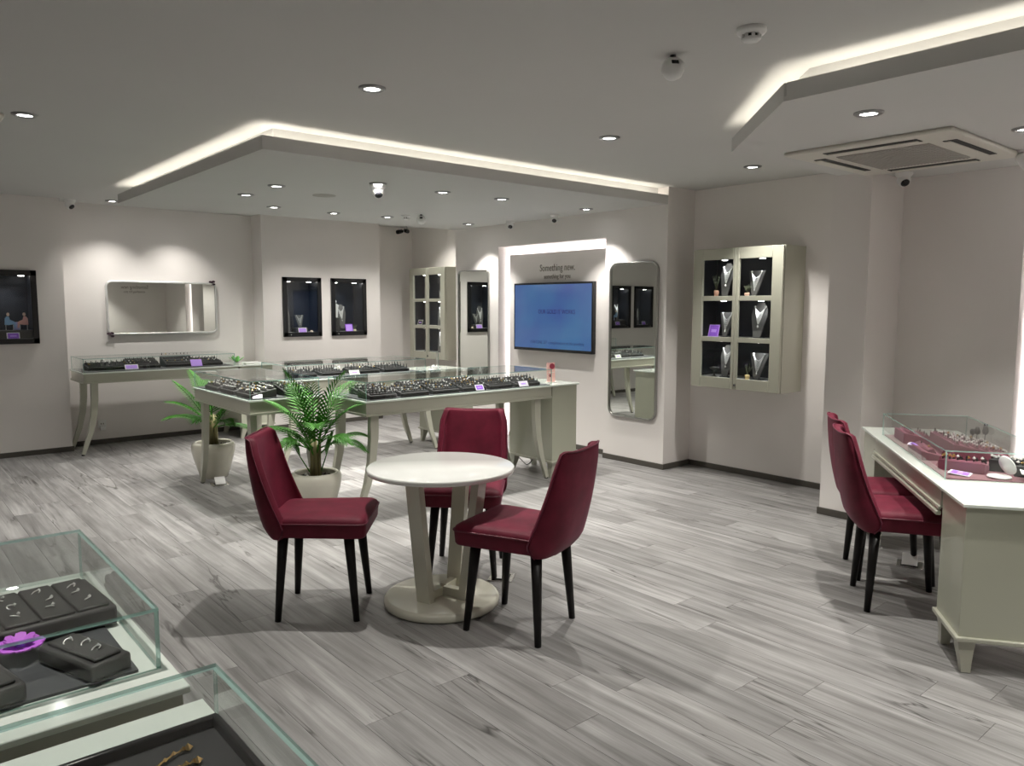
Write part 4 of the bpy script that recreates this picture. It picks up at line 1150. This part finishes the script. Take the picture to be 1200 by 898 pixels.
def smoke_detector(label, x, y, z, k=1.0):
    t = thing('smoke_detector', label, 'detector', (x, y, z), 0, 'white smoke detectors')
    m = MB(); m.lathe([(.055 * k, 0), (.056 * k, -.012 * k), (.048 * k, -.022 * k), (0, -.022 * k)], 24, M_WHITE, cap=False); m.obj('base', t)
    m = MB()
    for q in range(8):
        a = q * .785; m.box(.030 * k, .036 * k, -.006 * k, .006 * k, -.036 * k, -.020 * k, M_WHITE, mtx=Matrix.Rotation(a, 4, 'Z'))
    m.lathe([(.026 * k, -.020 * k), (.026 * k, -.038 * k)], 16, M_SLOT, cap=False)
    m.lathe([(.036 * k, -.035 * k), (.036 * k, -.040 * k), (.026 * k, -.048 * k), (0, -.049 * k)], 24, M_WHITE, cap=False); m.obj('sensor_cage', t)
    return t
smoke_detector('white smoke detector on the main ceiling near the lit cove', 2.93, 1.905, ZC, 1.1)
smoke_detector('left of two small detectors on the large island', 4.72, 7.36, ZP, .95)
def motion_sensor(label, x, y, z, aim, k=1.0):
    t = thing('motion_sensor', label, 'sensor', (x, y, z), R(aim), 'tilted white motion sensors')
    m = MB(); m.tube([(0, 0, 0), (0, 0, -.025 * k)], .013 * k, M_STEEL, n=8); m.obj('bracket', t)
    T = Matrix.Translation((.004 * k, 0, -.058 * k)) @ Matrix.Rotation(R(58), 4, 'Y')
    m = MB(); m.lathe([(0, -.045 * k), (.030 * k, -.042 * k), (.047 * k, -.020 * k), (.050 * k, .004 * k), (.044 * k, .026 * k), (.030 * k, .036 * k), (0, .038 * k)], 20, M_WHITE, T, cap=False); b = m.obj('housing', t)
    m = MB(); m.box(-.010 * k, .010 * k, -.016 * k, .016 * k, .034 * k, .041 * k, M_LENSB, bevel=.002, seg=1, mtx=T); m.obj('window', b)
    return t
motion_sensor('white motion sensor on a bracket beside the smoke detector', 2.96, 2.335, ZC, 235, 1.05)
motion_sensor('right of two small detectors on the large island', 4.80, 7.18, ZP, 235)
m = MB(); m.lathe([(0, -.005), (.10, -.005), (.105, 0)], 28, M_GRILLE, cap=False)
o = m.obj('ceiling_speaker'); o.location = (3.306, 6.506, ZP); tag(o, 'flat round grey speaker grille in the large island', 'speaker')
# adjustable spotlight
t = thing('spotlight', 'white adjustable spotlight beside the air conditioner at right', 'light', (5.72, 1.70, ZP), R(0))
m = MB(); m.lathe([(.06, 0), (.06, -.012), (0, -.012)], 20, M_WHITE, cap=False); m.tube([(0, 0, -.01), (0, 0, -.04)], .01, M_WHITE, n=8); m.obj('base', t)
dirn = Vector((.80, -.35, -.55)).normalized()
T = Matrix.Translation((0, 0, -.065)) @ dirn.to_track_quat('Z', 'Y').to_matrix().to_4x4()
m = MB(); m.lathe([(0, -.06), (.035, -.055), (.045, 0), (.048, .06), (.042, .06), (.036, .045), (0, .045)], 20, M_WHITE, T, cap=False); b = m.obj('lamp_head', t)
m = MB(); m.lathe([(0, .047), (.036, .047), (.036, .05), (0, .05)], 18, M_LENS, T, cap=False); m.obj('lens', b)
L_ = light_child(t, 'SPOT', Vector((0, 0, -.065)) + dirn * .065, 22, COLD, size=R(70), blend=.7, rad=.03)
L_.rotation_euler = (-dirn).to_track_quat('Z', 'Y').to_euler()

def cassette(label, x0, x1, y0, y1, z):
    W, D = x1 - x0, y1 - y0
    t = thing('air_conditioner', label, 'air conditioner', (x0, y0, z), 0, 'ceiling cassette air conditioners')
    m = MB(); m.box(0, W, 0, D, -.026, 0, M_ACW, bevel=.012, seg=2); m.obj('fascia', t)
    gx0, gx1, gy0, gy1 = W * .22, W * .78, D * .22, D * .78
    m = MB(); m.box(gx0, gx1, gy0, gy1, -.032, -.024, M_GRILLE, bevel=.002, seg=1)
    n = 26
    for k in range(n):
        yy = gy0 + .012 + (gy1 - gy0 - .024) * k / (n - 1)
        m.box(gx0 + .01, gx1 - .01, yy - .004, yy + .004, -.036, -.031, M_GRILLE)
    m.obj('intake_grille', t)
    for (a, b, c, d) in ((W * .22, W * .78, D * .07, D * .145), (W * .22, W * .78, D * .855, D * .93), (W * .07, W * .145, D * .22, D * .78), (W * .855, W * .93, D * .22, D * .78)):
        m = MB(); m.box(a, b, c, d, -.029, -.020, M_SLOT); s = m.obj('air_slot', t)
        m = MB()
        if b - a > d - c: m.box(a + .012, b - .012, (c + d) / 2 - .001, d - .004, -.034, -.029, M_ACW, bevel=.002, seg=1)
        else: m.box((a + b) / 2 - .001, b - .004, c + .012, d - .012, -.034, -.029, M_ACW, bevel=.002, seg=1)
        m.obj('louvre', s)
    return t
cassette('square cassette air conditioner in the near ceiling island', 4.64, 5.80, 1.74, 2.75, ZP)
cassette('cassette air conditioner cut by the left picture edge', -.20, .775, 5.66, 6.60, ZC)

# ------------------------------------------------------------------ small things
t = thing('leaflet_stand', 'pink leaflet stand on the right end of the long counter', 'stand', (5.11, 5.42, HC), R(-20))
m = MB(); m.box(-.045, .045, -.03, .03, 0, .010, mat('acrylic', (.75, .70, .68), .2), bevel=.002, seg=1); m.obj('foot', t)
m = MB(); m.box(-.042, .042, -.006, .006, .008, .195, mat('leaflet_pink', (.80, .48, .44), .5), mtx=Matrix.Rotation(R(-4), 4, 'X')); m.obj('leaflet', t)
m = MB(); M_LR = mat('leaflet_red', (.30, .03, .06), .5)
m.prism([(.012 + .028 * math.cos(a * .628), .160 + .028 * math.sin(a * .628)) for a in range(10)], .0062, .0070, M_LR, mtx=Matrix.Rotation(R(-4), 4, 'X') @ Matrix.Rotation(R(90), 4, 'X'))
m.prism([(-.010 + .012 * math.cos(a * .628), .070 + .016 * math.sin(a * .628)) for a in range(10)], .0062, .0070, M_LR, mtx=Matrix.Rotation(R(-4), 4, 'X') @ Matrix.Rotation(R(90), 4, 'X'))
m.box(-.03, .03, -.0072, -.0062, .10, .105, M_WHITE); m.obj('print', t)
t = thing('leaf_ornament', 'small green leafy ornament on the end of the back wall counter', 'plant', (3.57, 9.45, HC + .01))
m = MB(); m.lathe([(0, 0), (.03, 0), (.035, .02), (.02, .03), (0, .03)], 14, M_WHITE, cap=False); m.obj('pot', t)
for k in range(7):
    a = k * .9; m = MB(); T = Matrix.Translation((0, 0, .025)) @ Matrix.Rotation(a, 4, 'Z') @ Matrix.Rotation(R(-35 - 6 * (k % 3)), 4, 'Y')
    m.prism([(.0, -.004), (.05, -.022), (.09, -.018), (.12, 0), (.09, .018), (.05, .022), (0, .004)], 0, .002, mat('fresh_green', (.16, .50, .10), .5), mtx=T); m.obj('leaf', t)
o = MB(); o.box(-.10, .10, -.07, .07, 0, .02, M_WHITE, bevel=.004); o = o.obj('white_box'); o.location = (3.78, 9.50, HC + .01); tag(o, 'flat white box beside the green leaf ornament', 'box')
t = thing('glass_ornament', 'little clear star ornament on the end of the rear counter', 'ornament', (5.13, 7.42, HC))
m = MB(); m.box(-.05, .05, -.05, .05, 0, .006, M_WHITE)
for k in range(5): m.octa((.025 * math.cos(k * 1.257), .025 * math.sin(k * 1.257), .028), .018, M_WHITE, h=.03)
m.obj('star', t)
o = MB()
o.pane(-.11, .11, -.003, .003, 0, .21, 'y'); o = o.obj('acrylic_sign'); o.location = (5.12, 7.35, HC); o.rotation_euler = (0, 0, R(60)); tag(o, 'upright clear acrylic plate on the end of the rear counter', 'sign')
def socket(label, x, z, y=YB):
    t = thing('wall_socket', label, 'socket', (x, y, z), 0)
    m = MB(); m.box(-.045, .045, -.012, 0, -.045, .045, M_WHITE, bevel=.004); m.obj('plate', t)
    m = MB()
    for dx in (-.012, .012): m.box(dx - .004, dx + .004, -.0135, -.011, -.008, .008, M_SLOT)
    m.obj('pin_holes', t)
    m = MB(); m.box(-.03, .03, -.05, -.012, -.075, -.02, M_WHITE, bevel=.008); m.obj('plug', t)
socket('white wall socket and plug under the back wall counter', 2.16, .24)
def floor_box(label, x, y, rz):
    t = thing('floor_socket', label, 'socket', (x, y, 0), R(rz), 'metal floor socket boxes')
    m = MB(); m.box(-.075, .075, -.075, .075, 0, .006, M_CHROME, bevel=.002, seg=1); m.box(-.05, .05, -.05, .05, .006, .008, M_STEEL); m.obj('plate', t)
    m = MB(); m.box(0, .09, -.045, .045, 0, .005, M_WHITE, bevel=.001, seg=1, mtx=Matrix.Translation((-.05, 0, .010)) @ Matrix.Rotation(R(-38), 4, 'Y')); m.obj('lid', t)
floor_box('open metal floor socket behind the right chair', 2.90, 3.50, 40)
floor_box('open metal floor socket below the short counter', 2.47, 7.05, 80)
floor_box('open metal floor socket under the sales desk', 5.05, 2.0, 20)
# power cables
def cable(label, pts, r=.005):
    m = MB(); P = [Vector(p) for p in pts]; Q = []
    for i in range(len(P) - 1):
        a, b, c, d = P[max(i - 1, 0)], P[i], P[i + 1], P[min(i + 2, len(P) - 1)]
        for k in range(6):
            s = k / 6; Q.append(.5 * ((2 * b) + (c - a) * s + (2 * a - 5 * b + 4 * c - d) * s * s + (3 * b - a - 3 * c + d) * s ** 3))
    Q.append(P[-1]); m.tube(Q, r, M_BLACK, n=6); o = m.obj('power_cable'); tag(o, label, 'cable')
cable('black power cable hanging behind the long counter cabinet', [(5.22, 5.80, .17), (5.24, 5.82, .08), (5.20, 5.86, .012), (5.30, 6.05, .006), (5.42, 6.25, .006)])
